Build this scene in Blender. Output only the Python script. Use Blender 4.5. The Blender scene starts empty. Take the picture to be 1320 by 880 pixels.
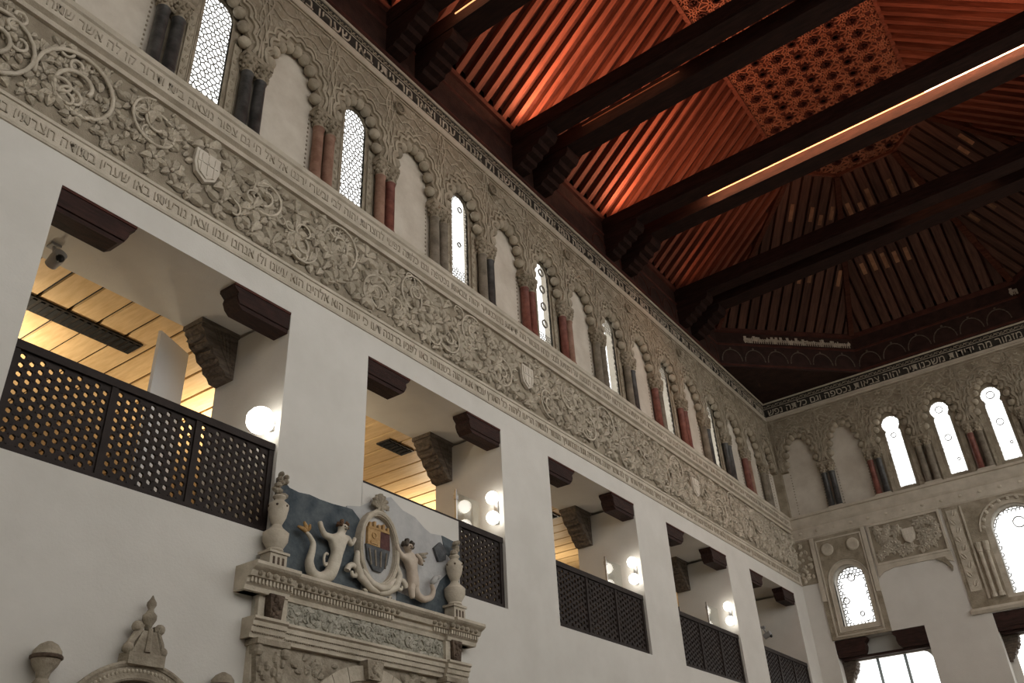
import bpy, bmesh, math, random
from mathutils import Vector, Matrix, noise
from mathutils.geometry import tessellate_polygon
random.seed(7)
PI = math.pi
SC = bpy.context.scene
COL = SC.collection

# ------------------------------------------------------------------ camera
R = [[0.8115407169, -0.3376889889, -0.4768310094],
     [0.5823559607, 0.4010213873, 0.7071374562],
     [-0.0475730997, -0.8515562188, 0.5221003797]]      # columns: right, down, forward
FPX = 1133.214
CAM = Vector((6.5, 0.0, 1.6))
LEN = 21.68          # end wall
WID = 9.4            # hall width
cd = bpy.data.cameras.new('camera')
cd.sensor_fit = 'HORIZONTAL'; cd.sensor_width = 36.0; cd.lens = 36.0 * FPX / 1320.0
cd.clip_start = 0.05; cd.clip_end = 300
cam = bpy.data.objects.new('camera', cd)
COL.objects.link(cam)
cam.matrix_world = Matrix(((R[0][0], -R[0][1], -R[0][2], CAM.x),
                           (R[1][0], -R[1][1], -R[1][2], CAM.y),
                           (R[2][0], -R[2][1], -R[2][2], CAM.z), (0, 0, 0, 1)))
SC.camera = cam

# ------------------------------------------------------------------ world, exposure
wd = bpy.data.worlds.new('sky'); SC.world = wd; wd.use_nodes = True
bg = wd.node_tree.nodes['Background']
bg.inputs[0].default_value = (1.0, 0.975, 0.93, 1)
bg.inputs[1].default_value = 2.5
SC.view_settings.view_transform = 'Standard'
SC.view_settings.look = 'None'
SC.view_settings.gamma = 1.0
SC.view_settings.use_curve_mapping = False
SC.view_settings.exposure = 0.0


def area_light(name, loc, aim, sx, sy, power, col):
    l = bpy.data.lights.new(name, 'AREA'); l.shape = 'RECTANGLE'; l.size = sx; l.size_y = sy
    l.energy = power; l.color = col
    o = bpy.data.objects.new(name, l); COL.objects.link(o)
    z = -(Vector(aim).normalized())
    x = Vector((1, 0, 0)) if abs(z.x) < .9 else Vector((0, 1, 0))
    y = z.cross(x).normalized(); x = y.cross(z)
    o.matrix_world = Matrix(((x.x, y.x, z.x, loc[0]), (x.y, y.y, z.y, loc[1]), (x.z, y.z, z.z, loc[2]), (0, 0, 0, 1)))
    return o


def point_light(name, loc, power, col, r=.08):
    l = bpy.data.lights.new(name, 'POINT'); l.energy = power; l.color = col; l.shadow_soft_size = r
    o = bpy.data.objects.new(name, l); COL.objects.link(o); o.location = loc
    return o


# ------------------------------------------------------------------ helpers
ML = Matrix(((0, 0, 1, 0), (1, 0, 0, 0), (0, 1, 0, 0), (0, 0, 0, 1)))           # left wall: u->+Y v->+Z w->+X
ME = Matrix(((1, 0, 0, 0), (0, 0, -1, LEN), (0, 1, 0, 0), (0, 0, 0, 1)))        # end wall:  u->+X v->+Z w->-Y
MI = Matrix.Identity(4)
T = lambda x, y, z: Matrix.Translation((x, y, z))
RZ = lambda a: Matrix.Rotation(a, 4, 'Z')
SCL = lambda x, y, z: Matrix.Diagonal((x, y, z, 1))
WM = {}


def px(x, y, w=0.0):
    """pixel -> (u, v) on the plane w in front of the left wall"""
    a, b = (x - 660) / FPX, (y - 440) / FPX
    d = Vector([R[i][0] * a + R[i][1] * b + R[i][2] for i in range(3)])
    p = CAM + d * ((w - CAM.x) / d.x)
    return p.y, p.z


class MB:
    def __init__(s):
        s.v = []; s.f = []

    def add(s, vs, fs, m=None):
        n = len(s.v)
        s.v += [tuple(m @ Vector(p)) for p in vs] if m is not None else [tuple(p) for p in vs]
        s.f += [tuple(i + n for i in f) for f in fs]
        return s

    def mb(s, o, m=None):
        return s.add(o.v, o.f, m)

    def box(s, a0, a1, b0, b1, c0, c1, m=None):
        vs = [(x, y, z) for z in (c0, c1) for y in (b0, b1) for x in (a0, a1)]
        return s.add(vs, [(0, 2, 3, 1), (4, 5, 7, 6), (0, 1, 5, 4), (2, 6, 7, 3), (0, 4, 6, 2), (1, 3, 7, 5)], m)

    def prism(s, loops, w0, w1, m=None, back=True):
        """loops[0] outline, the rest holes, (u, v); extruded from w0 to w1"""
        flat = [p for l in loops for p in l]; n = len(flat)
        tri = tessellate_polygon([[Vector((p[0], p[1], 0)) for p in l] for l in loops])
        vs = [(p[0], p[1], w1) for p in flat] + [(p[0], p[1], w0) for p in flat]
        fs = []
        for t in tri:
            a, b, c = [flat[i] for i in t]
            if (b[0] - a[0]) * (c[1] - a[1]) - (b[1] - a[1]) * (c[0] - a[0]) < 0: t = t[::-1]
            fs.append(tuple(t))
            if back: fs.append(tuple(i + n for i in reversed(t)))
        o = 0
        for k, l in enumerate(loops):
            ar = sum(l[i - 1][0] * l[i][1] - l[i][0] * l[i - 1][1] for i in range(len(l)))
            ccw = (ar > 0) == (k == 0)
            for i in range(len(l)):
                j = (i + 1) % len(l)
                q = (o + i, o + i + n, o + j + n, o + j)
                fs.append(q if ccw else q[::-1])
            o += len(l)
        return s.add(vs, fs, m)

    def run(s, prof, u0, u1, m=None):
        """closed profile [(v, w)] extruded along u"""
        n = len(prof)
        vs = [(u0, p[0], p[1]) for p in prof] + [(u1, p[0], p[1]) for p in prof]
        fs = [(i, (i + 1) % n, (i + 1) % n + n, i + n) for i in range(n)]
        tri = tessellate_polygon([[Vector((p[0], p[1], 0)) for p in prof]])
        fs += [tuple(t) for t in tri] + [tuple(i + n for i in t) for t in tri]
        return s.add(vs, fs, m)

    def tube(s, pts, r, n=6, closed=False, m=None, flat=1.0):
        pts = [Vector(p) for p in pts]; k = len(pts)
        rr = r if isinstance(r, (list, tuple)) else [r] * k
        vs = []; fs = []
        up = Vector((0, 0, 1))
        for i, p in enumerate(pts):
            a = pts[i - 1] if (i > 0 or closed) else p
            b = pts[(i + 1) % k] if (i < k - 1 or closed) else p
            t = (b - a).normalized()
            x = up.cross(t)
            if x.length < 1e-3: x = Vector((0, 1, 0)).cross(t)
            x.normalize(); y = t.cross(x)
            for j in range(n):
                an = 2 * PI * (j + .5) / n
                vs.append(p + x * (rr[i] * math.cos(an)) + y * (rr[i] * flat * math.sin(an)))
        for i in range(k if closed else k - 1):
            for j in range(n):
                a = i * n + j; b = i * n + (j + 1) % n
                c = ((i + 1) % k) * n
                fs.append((a, b, c + (j + 1) % n, c + j))
        if not closed:
            fs.append(tuple(reversed(range(n)))); fs.append(tuple((k - 1) * n + j for j in range(n)))
        return s.add(vs, fs, m)

    def lathe(s, prof, n=14, m=None):
        """profile [(r, v)] turned about the local y axis"""
        vs = []; fs = []; k = len(prof)
        for r, v in prof:
            for j in range(n):
                a = 2 * PI * j / n
                vs.append((r * math.cos(a), v, r * math.sin(a)))
        for i in range(k - 1):
            for j in range(n):
                fs.append((i * n + j, (i + 1) * n + j, (i + 1) * n + (j + 1) % n, i * n + (j + 1) % n))
        fs.append(tuple(range(n))); fs.append(tuple((k - 1) * n + j for j in reversed(range(n))))
        return s.add(vs, fs, m)

    def ball(s, c, r, n=8, k=5, m=None):
        rx, ry, rz = r if isinstance(r, (list, tuple)) else (r, r, r)
        vs = [(c[0], c[1] - ry, c[2])]; fs = []
        for i in range(1, k):
            ph = -PI / 2 + PI * i / k
            for j in range(n):
                a = 2 * PI * j / n
                vs.append((c[0] + rx * math.cos(ph) * math.cos(a), c[1] + ry * math.sin(ph), c[2] + rz * math.cos(ph) * math.sin(a)))
        vs.append((c[0], c[1] + ry, c[2])); e = len(vs) - 1
        for j in range(n):
            fs.append((0, 1 + j, 1 + (j + 1) % n)); fs.append((e, e - n + (j + 1) % n, e - n + j))
            for i in range(k - 2):
                a = 1 + i * n + j; b = 1 + i * n + (j + 1) % n
                fs.append((a, a + n, b + n, b))
        return s.add(vs, fs, m)

    def mesh(s, name, mat, smooth=False, fix=True):
        me = bpy.data.meshes.new(name)
        me.from_pydata(s.v, [], s.f)
        if fix:
            bm = bmesh.new(); bm.from_mesh(me); bmesh.ops.recalc_face_normals(bm, faces=bm.faces); bm.to_mesh(me); bm.free()
        if smooth is True:
            me.polygons.foreach_set('use_smooth', [True] * len(me.polygons))
        elif smooth:
            me.polygons.foreach_set('use_smooth', [True] * len(me.polygons))
            me.set_sharp_from_angle(angle=smooth)
        for mm in (mat if isinstance(mat, (list, tuple)) else [mat]): me.materials.append(mm)
        me.update()
        return me


def put(name, data, parent=None, world=MI, kind=None, label=None, cat=None, group=None):
    o = bpy.data.objects.new(name, data); COL.objects.link(o)
    WM[o.name] = world.copy()
    if parent is not None:
        o.parent = parent
        o.matrix_basis = WM[parent.name].inverted() @ world
    else:
        o.matrix_basis = world
    if kind: o['kind'] = kind
    if label: o['label'] = label
    if cat: o['category'] = cat
    if group: o['group'] = group
    return o


def thing(name, label, cat, world=MI, group=None):
    return put(name, None, None, world, None, label, cat, group)


def struct(name, data, world=MI, label=None):
    return put(name, data, None, world, 'structure', label)


ORD = ['first', 'second', 'third', 'fourth', 'fifth', 'sixth', 'seventh', 'eighth', 'ninth', 'tenth', 'eleventh', 'twelfth',
       'thirteenth', 'fourteenth', 'fifteenth', 'sixteenth', 'seventeenth', 'eighteenth']


# ------------------------------------------------------------------ materials
def mat(name, c1, c2, scale=5.0, rough=.85, bump=0.0, bscale=60.0, stretch=(1, 1, 1), spec=.25, metal=0.0, vary=0.0, lo=.35, hi=.65, wave=None):
    m = bpy.data.materials.new(name); m.use_nodes = True
    nt = m.node_tree; N = nt.nodes; Lk = nt.links
    b = N['Principled BSDF']
    b.inputs['Roughness'].default_value = rough
    b.inputs['Specular IOR Level'].default_value = spec
    b.inputs['Metallic'].default_value = metal
    tc = N.new('ShaderNodeTexCoord'); mp = N.new('ShaderNodeMapping'); mp.inputs['Scale'].default_value = stretch
    Lk.new(tc.outputs['Object'], mp.inputs['Vector'])
    oi = N.new('ShaderNodeObjectInfo')
    ad = N.new('ShaderNodeVectorMath'); ad.operation = 'ADD'
    sc = N.new('ShaderNodeMath'); sc.operation = 'MULTIPLY'; sc.inputs[1].default_value = 37.0
    Lk.new(oi.outputs['Random'], sc.inputs[0]); Lk.new(mp.outputs[0], ad.inputs[0]); Lk.new(sc.outputs[0], ad.inputs[1])
    no = N.new('ShaderNodeTexNoise'); no.inputs['Scale'].default_value = scale; no.inputs['Detail'].default_value = 6; no.inputs['Roughness'].default_value = .62
    Lk.new(ad.outputs[0], no.inputs['Vector'])
    cr = N.new('ShaderNodeValToRGB')
    cr.color_ramp.elements[0].position = lo; cr.color_ramp.elements[0].color = (*c1, 1)
    cr.color_ramp.elements[1].position = hi; cr.color_ramp.elements[1].color = (*c2, 1)
    Lk.new(no.outputs['Fac'], cr.inputs[0])
    out = cr.outputs[0]
    if vary:
        hs = N.new('ShaderNodeHueSaturation')
        mr = N.new('ShaderNodeMapRange'); mr.inputs[3].default_value = 1 - vary; mr.inputs[4].default_value = 1 + vary
        Lk.new(oi.outputs['Random'], mr.inputs[0]); Lk.new(mr.outputs[0], hs.inputs['Value']); Lk.new(out, hs.inputs['Color'])
        out = hs.outputs[0]
    Lk.new(out, b.inputs['Base Color'])
    if bump:
        n2 = N.new('ShaderNodeTexNoise'); n2.inputs['Scale'].default_value = bscale; n2.inputs['Detail'].default_value = 5
        Lk.new(ad.outputs[0], n2.inputs['Vector'])
        bp = N.new('ShaderNodeBump'); bp.inputs['Strength'].default_value = bump; bp.inputs['Distance'].default_value = .02
        Lk.new(n2.outputs['Fac'], bp.inputs['Height']); Lk.new(bp.outputs[0], b.inputs['Normal'])
    return m


def emit(name, col, s):
    m = bpy.data.materials.new(name); m.use_nodes = True
    b = m.node_tree.nodes['Principled BSDF']
    b.inputs['Base Color'].default_value = (*col, 1)
    b.inputs['Emission Color'].default_value = (*col, 1); b.inputs['Emission Strength'].default_value = s
    return m


def glassmat(name, tint, mix=.12):
    m = bpy.data.materials.new(name); m.use_nodes = True
    nt = m.node_tree; N = nt.nodes; N.remove(N['Principled BSDF'])
    t = N.new('ShaderNodeBsdfTransparent'); t.inputs[0].default_value = (*tint, 1)
    g = N.new('ShaderNodeBsdfGlossy'); g.inputs['Roughness'].default_value = .05
    mx = N.new('ShaderNodeMixShader'); mx.inputs[0].default_value = mix
    nt.links.new(t.outputs[0], mx.inputs[1]); nt.links.new(g.outputs[0], mx.inputs[2])
    nt.links.new(mx.outputs[0], N['Material Output'].inputs[0])
    return m


PLASTER = mat('white_plaster', (.61, .59, .545), (.67, .65, .605), 1.3, .9, .12, 45)
STUCCO = mat('carved_stucco', (.23, .195, .14), (.40, .345, .265), 3.5, .9, .55, 45)
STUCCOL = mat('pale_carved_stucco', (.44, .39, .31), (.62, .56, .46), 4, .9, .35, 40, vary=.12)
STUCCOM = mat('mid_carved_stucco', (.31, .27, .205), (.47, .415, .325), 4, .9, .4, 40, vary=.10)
GROUND = mat('shaded_stucco_ground', (.26, .22, .165), (.36, .31, .235), 5, .95, .6, 70)  # darker than the leaves: recess shade put into the colour, with old pigment remains
CREAM = mat('cream_plaster_panel', (.58, .525, .445), (.70, .65, .565), 2.2, .92, .15, 30)
LEDGE = mat('ledge_stucco', (.47, .42, .34), (.60, .54, .45), 3, .9, .35, 60)
DARKBAND = mat('dark_painted_band', (.025, .023, .020), (.055, .050, .042), 8, .9, .3, 60)
LETTER = mat('stucco_letter', (.42, .38, .31), (.60, .54, .45), 5, .9, .2, 60)
LETTERD = mat('worn_stucco_letter', (.38, .335, .265), (.47, .415, .335), 5, .9, .2, 60)
WOODD = mat('dark_beam_wood', (.014, .007, .006), (.030, .014, .011), 3, .75, .35, 30, (1, 6, 6), .12)
WOODC = mat('dark_corbel_wood', (.018, .009, .007), (.048, .021, .016), 4, .6, .4, 30, (1.2, 7, 7), .2, vary=.15)
WOODG = mat('weathered_corbel_wood', (.075, .058, .045), (.17, .135, .105), 5, .7, .5, 30, (1, 5, 5))
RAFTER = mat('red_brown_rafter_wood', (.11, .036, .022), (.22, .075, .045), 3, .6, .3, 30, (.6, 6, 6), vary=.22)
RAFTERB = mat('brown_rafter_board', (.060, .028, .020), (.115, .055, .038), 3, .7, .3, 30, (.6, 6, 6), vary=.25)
BOARDR = mat('red_brown_board', (.045, .014, .010), (.085, .027, .018), 4, .7, .3, 30)
BOARDD = mat('dark_carved_board', (.022, .011, .009), (.046, .022, .017), 5, .7, .4, 40)
PATCH = mat('pale_new_wood', (.22, .105, .055), (.38, .20, .11), 5, .7, .2, 40, vary=.3)
STARW = mat('interlace_strip_wood', (.22, .085, .05), (.36, .16, .095), 5, .65, .2, 40)
PLANK = mat('oak_plank', (.56, .38, .19), (.68, .49, .27), 3, .45, .1, 40, (8, 1, 1), .3, vary=.07)
BLACK = mat('black_gap', (.006, .006, .006), (.012, .012, .012), 5, .8)
METALD = mat('dark_perforated_metal', (.02, .018, .016), (.035, .03, .027), 9, .4, .0)
LATT = mat('dark_lattice_wood', (.020, .014, .012), (.030, .021, .018), 6, .6, .15, 50, spec=.2)
GREYM = mat('dark_grey_marble', (.028, .027, .026), (.085, .082, .078), 7, .4, .15, 30, spec=.4)
REDM = mat('red_marble', (.13, .040, .030), (.25, .095, .07), 8, .5, .2, 30, spec=.35)
PINKM = mat('rosy_brown_marble', (.21, .11, .075), (.36, .22, .16), 5, .6, .25, 30)
STONEG = mat('grey_brown_stone', (.15, .125, .095), (.27, .235, .185), 6, .8, .4, 30)
PSTONE = mat('portal_stone', (.42, .37, .29), (.60, .54, .44), 4, .85, .35, 35)
PSTONED = mat('weathered_portal_stone', (.24, .205, .155), (.42, .37, .29), 6, .9, .6, 40)
FRZ = mat('grey_green_carving', (.30, .29, .235), (.50, .47, .40), 9, .9, .5, 45)
TRUST = mat('brown_carved_console', (.060, .040, .028), (.15, .11, .08), 12, .8, .6, 40)
BLUE = mat('slate_blue_painted_plaster', (.030, .043, .056), (.13, .15, .16), 4.5, .8, .25, 25, lo=.3, hi=.7)
GREYP = mat('pale_grey_plaster', (.40, .40, .40), (.50, .50, .49), 4, .9, .2, 30)
SKIN = mat('glazed_ivory', (.50, .45, .36), (.66, .60, .50), 6, .5, .2, 40)
SKINP = mat('glazed_pinkish_ivory', (.46, .37, .29), (.58, .50, .41), 6, .5, .2, 40)
TAIL = mat('glazed_grey_green', (.42, .42, .34), (.56, .55, .46), 8, .45, .2, 40)
HAIR = mat('brown_glaze_hair', (.10, .055, .03), (.20, .11, .06), 18, .6, .5, 60)
HAIRD = mat('dark_curly_hair', (.055, .048, .04), (.13, .11, .09), 18, .7, .5, 60)
GOLD = mat('ochre_gold_paint', (.32, .18, .06), (.50, .32, .14), 14, .5, .3, 50)
WINE = mat('dark_wine_paint', (.060, .022, .020), (.12, .045, .038), 9, .6, .3, 50)
SLATE = mat('dark_slate_paint', (.045, .050, .055), (.12, .125, .13), 7, .6, .3, 50)
PALEC = mat('pale_cartouche_ground', (.42, .42, .41), (.55, .54, .52), 7, .7, .2, 50)
WHITEP = mat('white_board', (.66, .68, .70), (.70, .72, .74), 2, .5)
GALW = mat('gallery_plaster', (.56, .52, .46), (.62, .58, .52), 2, .9, .1, 30)
STONEF = mat('stone_floor', (.26, .22, .18), (.36, .31, .26), 2, .5, .1, 20)
CAMW = mat('grey_plastic', (.30, .30, .30), (.36, .36, .36), 5, .4)
CAMB = mat('black_plastic', (.01, .01, .01), (.02, .02, .02), 5, .3)
STEEL = mat('brushed_steel', (.25, .25, .25), (.34, .34, .34), 9, .35, metal=.9)
BULB = emit('lamp_glow', (1.0, .95, .86), 6.0)
STRIP = emit('warm_led_line', (1.0, .50, .22), 1.25)
STRIPW = emit('bright_led_line', (1.0, .86, .68), 4.0)
SPOT = emit('downlight_glow', (1.0, .92, .75), 9.0)
PANE = glassmat('clear_window_glass', (.97, .985, 1.0), .05)
GLASS = glassmat('glass_screen', (.93, .95, .94), .10)
MULL = mat('pale_blue_grey_frame', (.42, .50, .53), (.48, .56, .60), 3, .5)
WFRAME = mat('lattice_gypsum', (.20, .185, .16), (.30, .28, .25), 6, .9, .3, 40)

# ------------------------------------------------------------------ levels (metres above the floor)
Z_SILL, Z_OT, Z_FLOW, Z_L0, Z_L1, Z_TLOW, Z_TOP = 4.534, 7.058, 7.366, 8.757, 9.05, 11.92, 12.345
PITCH_O, OW, O0 = 3.898, 2.68, 2.64
OPEN = [(O0 + PITCH_O * i, O0 + PITCH_O * i + OW) for i in range(5)]
BW = 1.165
B0 = 3.27
THK = 1.19

rect0 = lambda a, b, c, d: [(a, c), (b, c), (b, d), (a, d)]
RW0, RW1 = 6.0, 12.2
# ================================================================== SETTING
# floor
struct('floor', MB().box(-6, WID + .6, -4.6, LEN + 1, -.2, 0).mesh('floor', STONEF), MI, 'brown stone floor of the hall')

struct('ground_outside', MB().box(-80, 80, -80, 80, -.6, -.25).mesh('ground_outside', STONEF), MI, 'unseen ground outside the hall, added to block light from below')  # unseen plane, added to keep sky light from entering from below
# side of the hall behind the camera's right shoulder: unseen wall, its tall openings made up to let daylight in
m = MB().prism([rect0(-4, LEN, 0, 12.4)] + [rect0(-3.2 + 4.1 * i, .6 + 4.1 * i, RW0, RW1) for i in range(6)], 0, .5, Matrix(((0, 0, 1, WID), (1, 0, 0, 0), (0, 1, 0, 0), (0, 0, 0, 1))))
struct('wall_right', m.mesh('wall_right', PLASTER), MI, 'unseen right wall of the hall with tall openings added to let daylight in')
struct('wall_back', MB().box(-.5, WID + .5, -4.5, -4.0, 0, 16.6).mesh('wall_back', PLASTER), MI, 'wall behind the camera')
# long left wall with the five gallery openings
m = MB()
U0, U1 = -3.0, LEN + .9
m.box(U0, U1, 0, Z_SILL, -THK, 0)
e = [U0] + [x for o in OPEN for x in o] + [U1]
for i in range(0, len(e), 2): m.box(e[i], e[i + 1], Z_SILL, Z_OT, -THK, 0)
m.box(U0, U1, Z_OT, Z_FLOW + .1, -.27, 0)
m.box(U0, U1, Z_OT + .05, Z_FLOW + .1, -THK, -.27)
m.box(U0, U1, Z_FLOW + .1, Z_L1 - .02, -THK, -.02)
f0, f1 = px(466, 620)[0], px(591, 672)[0]
m.box(OPEN[1][0] - .01, f1, Z_SILL - .01, 5.43, -.03, 0)
wall_left = struct('wall_left', m.mesh('wall_left', PLASTER), ML, 'long white plastered wall with five gallery openings')

# end wall: plaster with the pierced lower part
EA = (.46, 2.49); EB = (3.90, 6.02)            # the two lower openings
EOT = 6.0
LWIN = (1.13, .37, 6.27, 7.30)                  # centre, half width, sill, springing
CWIN = (4.93, .50, 6.32, 7.72)


def arch_loop(c, h, z0, zs, n=14, pointed=1.0):
    return [(c - h, z0), (c + h, z0)] + [(c + h * math.cos(PI * i / n), zs + h * pointed * math.sin(PI * i / n)) for i in range(n + 1)]


rect = lambda a, b, c, d: [(a, c), (b, c), (b, d), (a, d)]
m = MB()
m.prism([rect(-.0, WID, 0, Z_L1 - .02), rect(EA[0], EA[1], 2.9, EOT), rect(EB[0], EB[1], 2.9, EOT),
         arch_loop(*LWIN), arch_loop(*CWIN), arch_loop(8.6, .37, 6.27, 7.30), rect(7.1, 9.1, 2.9, EOT)], -.36, 0)
wall_end = struct('wall_end', m.mesh('wall_end', PLASTER), ME, 'end wall of the hall with lattice windows')

# gallery behind the left wall
m = MB()
m.box(U0, U1, 3.9, 4.3, -6.2, -THK)
gal_floor = struct('floor_gallery', m.mesh('floor_gallery', STONEF), ML, 'floor of the gallery behind the openings')
m = MB()
m.box(U0, U1, 4.3, 7.5, -6.3, -6.2); m.box(U0, U0 + .1, 4.3, 7.5, -6.2, -THK); m.box(U1 - .1, U1, 4.3, 7.5, -6.2, -THK)
struct('wall_gallery', m.mesh('wall_gallery', GALW), ML, 'back wall of the gallery')
m = MB().box(U0, U1, 7.27, 7.4, -6.3, -THK)
gal_ceil = struct('ceiling_gallery', m.mesh('ceiling_gallery', BLACK), ML, 'oak plank ceiling of the gallery')
pk = MB().box(-.158, .158, 0, .035, -5.0, 0).mesh('plank', PLANK)
k = -4
while True:
    u = 3.545 + .356 * (k + .5)
    if u > 20.6: break
    put('plank', pk, gal_ceil, ML @ T(u, 7.235, -THK - .005)); k += 1

# ------------------------------------------------------------------ frieze, ledges, upper bands
LTXT = ['למנצח על הגתית לבני קרח מזמור מה ידידות משכנותיך יהוה צבאות נכספה וגם כלתה נפשי לחצרות יהוה לבי ובשרי ירננו אל אל חי גם צפור מצאה בית ודרור קן לה אשר שתה אפרחיה את מזבחותיך',
        'מזמור לתודה הריעו ליהוה כל הארץ עבדו את יהוה בשמחה באו לפניו ברננה דעו כי יהוה הוא אלהים הוא עשנו ולו אנחנו עמו וצאן מרעיתו באו שעריו בתודה חצרתיו בתהלה הודו לו ברכו שמו',
        'כי טוב יהוה לעולם חסדו ועד דר ודר אמונתו אשרי יושבי ביתך עוד יהללוך סלה אשרי אדם עוז לו בך מסלות בלבבם עברי בעמק הבכא מעין ישיתוהו גם ברכות יעטה מורה']


def lettering(name, text, length, height, depth, material):
    c = bpy.data.curves.new(name, 'FONT'); c.body = text[::-1]; c.resolution_u = 2; c.extrude = .5
    o = bpy.data.objects.new(name, c); COL.objects.link(o)
    bpy.context.view_layer.update()
    dg = bpy.context.evaluated_depsgraph_get()
    me = bpy.data.meshes.new_from_object(o.evaluated_get(dg))
    xs = [v.co.x for v in me.vertices]; x0, x1 = min(xs), max(xs)
    for v in me.vertices:
        v.co = Vector(((v.co.x - x0) / (x1 - x0) * length, v.co.y / .76 * height, (v.co.z + .5) * depth))
    bpy.data.objects.remove(o); bpy.data.curves.remove(c)
    me.name = name; me.materials.clear(); me.materials.append(material)
    return me


UF0, UF1 = 0.6, LEN
# lower inscription band
m = MB().run([(Z_FLOW, -.05), (Z_FLOW, .018), (Z_FLOW + .02, .03), (Z_FLOW + .03, .018), (7.595, .018), (7.60, .035), (7.635, .035), (7.64, -.05)], UF0, UF1)
tr = struct('trim_1', m.mesh('trim_1', LEDGE), ML, 'narrow stucco inscription band along the bottom of the frieze')
put('lettering', lettering('lettering', LTXT[0] + ' ' + LTXT[1], UF1 - UF0 - .3, .13, .012, LETTERD), tr, ML @ T(UF0 + .1, 7.435, .018))
# upper inscription ledge under the arcade
prof = [(8.66, -.05), (8.66, .045), (8.70, .06), (8.72, .03), (8.735, .03), (Z_L0, .085), (Z_L0 + .03, .09), (8.80, .07), (8.985, .075), (9.0, .10), (Z_L1, .115), (Z_L1, -.13)]
m = MB().run(prof, UF0, UF1)
tr2 = struct('trim_2', m.mesh('trim_2', LEDGE), ML, 'inscribed stucco ledge below the arcade on the long wall')
put('lettering', lettering('lettering', LTXT[2] + ' ' + LTXT[0], UF1 - UF0 - .3, .135, .010, LETTERD), tr2, ML @ T(UF0 + .1, 8.825, .072))
# top inscription band
profT = [(Z_TLOW - .10, -.05), (Z_TLOW - .10, .02), (Z_TLOW - .07, .035), (Z_TLOW - .05, .02), (Z_TLOW - .02, .02), (Z_TLOW, .024), (Z_TLOW + .018, .024), (Z_TLOW + .022, -.05)]
profT2 = [(Z_TLOW + .25, -.05), (Z_TLOW + .255, .02), (Z_TLOW + .265, .02), (Z_TLOW + .27, -.05)]
profT3 = [(Z_TOP - .03, -.05), (Z_TOP - .03, .03), (Z_TOP - .015, .045), (Z_TOP, .045), (Z_TOP, -.05)]


def top_band(n, frame, u0, u1, texts, lab):
    m = MB()
    for p in (profT, profT2, profT3): m.run(p, u0, u1)
    t = struct('trim_%d' % n, m.mesh('trim_%d' % n, LEDGE), frame, lab)
    put('dark_ground', MB().box(u0, u1, Z_TLOW + .02, Z_TOP - .03, -.05, .012).mesh('dark_ground', DARKBAND), t, frame)
    put('lettering', lettering('lettering', texts, u1 - u0 - .2, .20, .015, LETTER), t, frame @ T(u0 + .1, Z_TLOW + .045, .012))
    # scrolling crest above the letters
    m = MB(); u = u0 + .06; k = 0
    while u < u1 - .08:
        s = 1 if k % 2 else -1
        pts = [(u + .055 * math.cos(a) * (1 - .1 * a), Z_TLOW + .318 + s * .03 * math.sin(a) * (1 - .1 * a), .02) for a in [x * .7 for x in range(8)]]
        m.tube(pts, .007, 4); m.ball((u + .06, Z_TLOW + .318 - s * .02, .015), (.02, .016, .01), 6, 3); u += .115; k += 1
    put('crest_scrolls', m.mesh('crest_scrolls', STUCCOM), t, frame, 'stuff')
    return t


top_band(3, ML, UF0, UF1, LTXT[1], 'dark band with raised Hebrew letters along the top of the long wall')
top_band(4, ME, .02, WID, LTXT[0][:78], 'dark band with raised Hebrew letters along the top of the end wall')


# ---- carved foliage
def leaf_mesh(lobes=False):
    m = MB(); st = [0, .12, .3, .5, .7, .88, 1.0]
    wd_ = [.05, .20, .29, .31, .25, .13, .01]
    hh = [.03, .16, .24, .26, .24, .17, .04]
    vs = []
    for i, s in enumerate(st):
        ww = wd_[i] * (1 + (.22 if (lobes and i % 2) else 0))
        vs += [(s, -ww, 0), (s, -ww * .72, hh[i]), (s, 0, hh[i] * .25), (s, ww * .72, hh[i]), (s, ww, 0)]
    fs = []
    for i in range(len(st) - 1):
        for j in range(4): fs.append((i * 5 + j, (i + 1) * 5 + j, (i + 1) * 5 + j + 1, i * 5 + j + 1))
    return m.add(vs, fs)


LEAF = [leaf_mesh(False), leaf_mesh(True)]
LEAFM = [l.mesh('leaf', STUCCOL, False, False) for l in LEAF]
BEADM = MB().ball((0, 0, 0), (1, 1, .7), 8, 4).mesh('bead', STUCCOL, True)


def shield_mesh():
    o = [(-.15, .19), (.15, .19), (.155, 0), (.12, -.12), (0, -.20), (-.12, -.12), (-.155, 0)]
    i = [(x * .82, y * .82) for x, y in o]
    m = MB().prism([o], 0, .05).prism([i], .05, .065)
    for x in (-.08, 0, .08): m.box(x - .008, x + .008, -.12, .14, .06, .074)
    m.box(-.12, .12, .02, .04, .06, .074)
    return m.mesh('shield', CREAM)


SHIELD = shield_mesh()
V0, V1 = 7.64, 8.66
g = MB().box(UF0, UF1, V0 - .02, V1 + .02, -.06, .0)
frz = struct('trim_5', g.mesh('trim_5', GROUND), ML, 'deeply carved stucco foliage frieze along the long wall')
shu = [3.965, 9.93, 15.9]
for s in shu: put('shield', SHIELD, frz, ML @ T(s, 8.18, .015))
near = lambda u, v, d: any(abs(u - s) < d and abs(v - 8.18) < d + .06 for s in shu)
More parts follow.
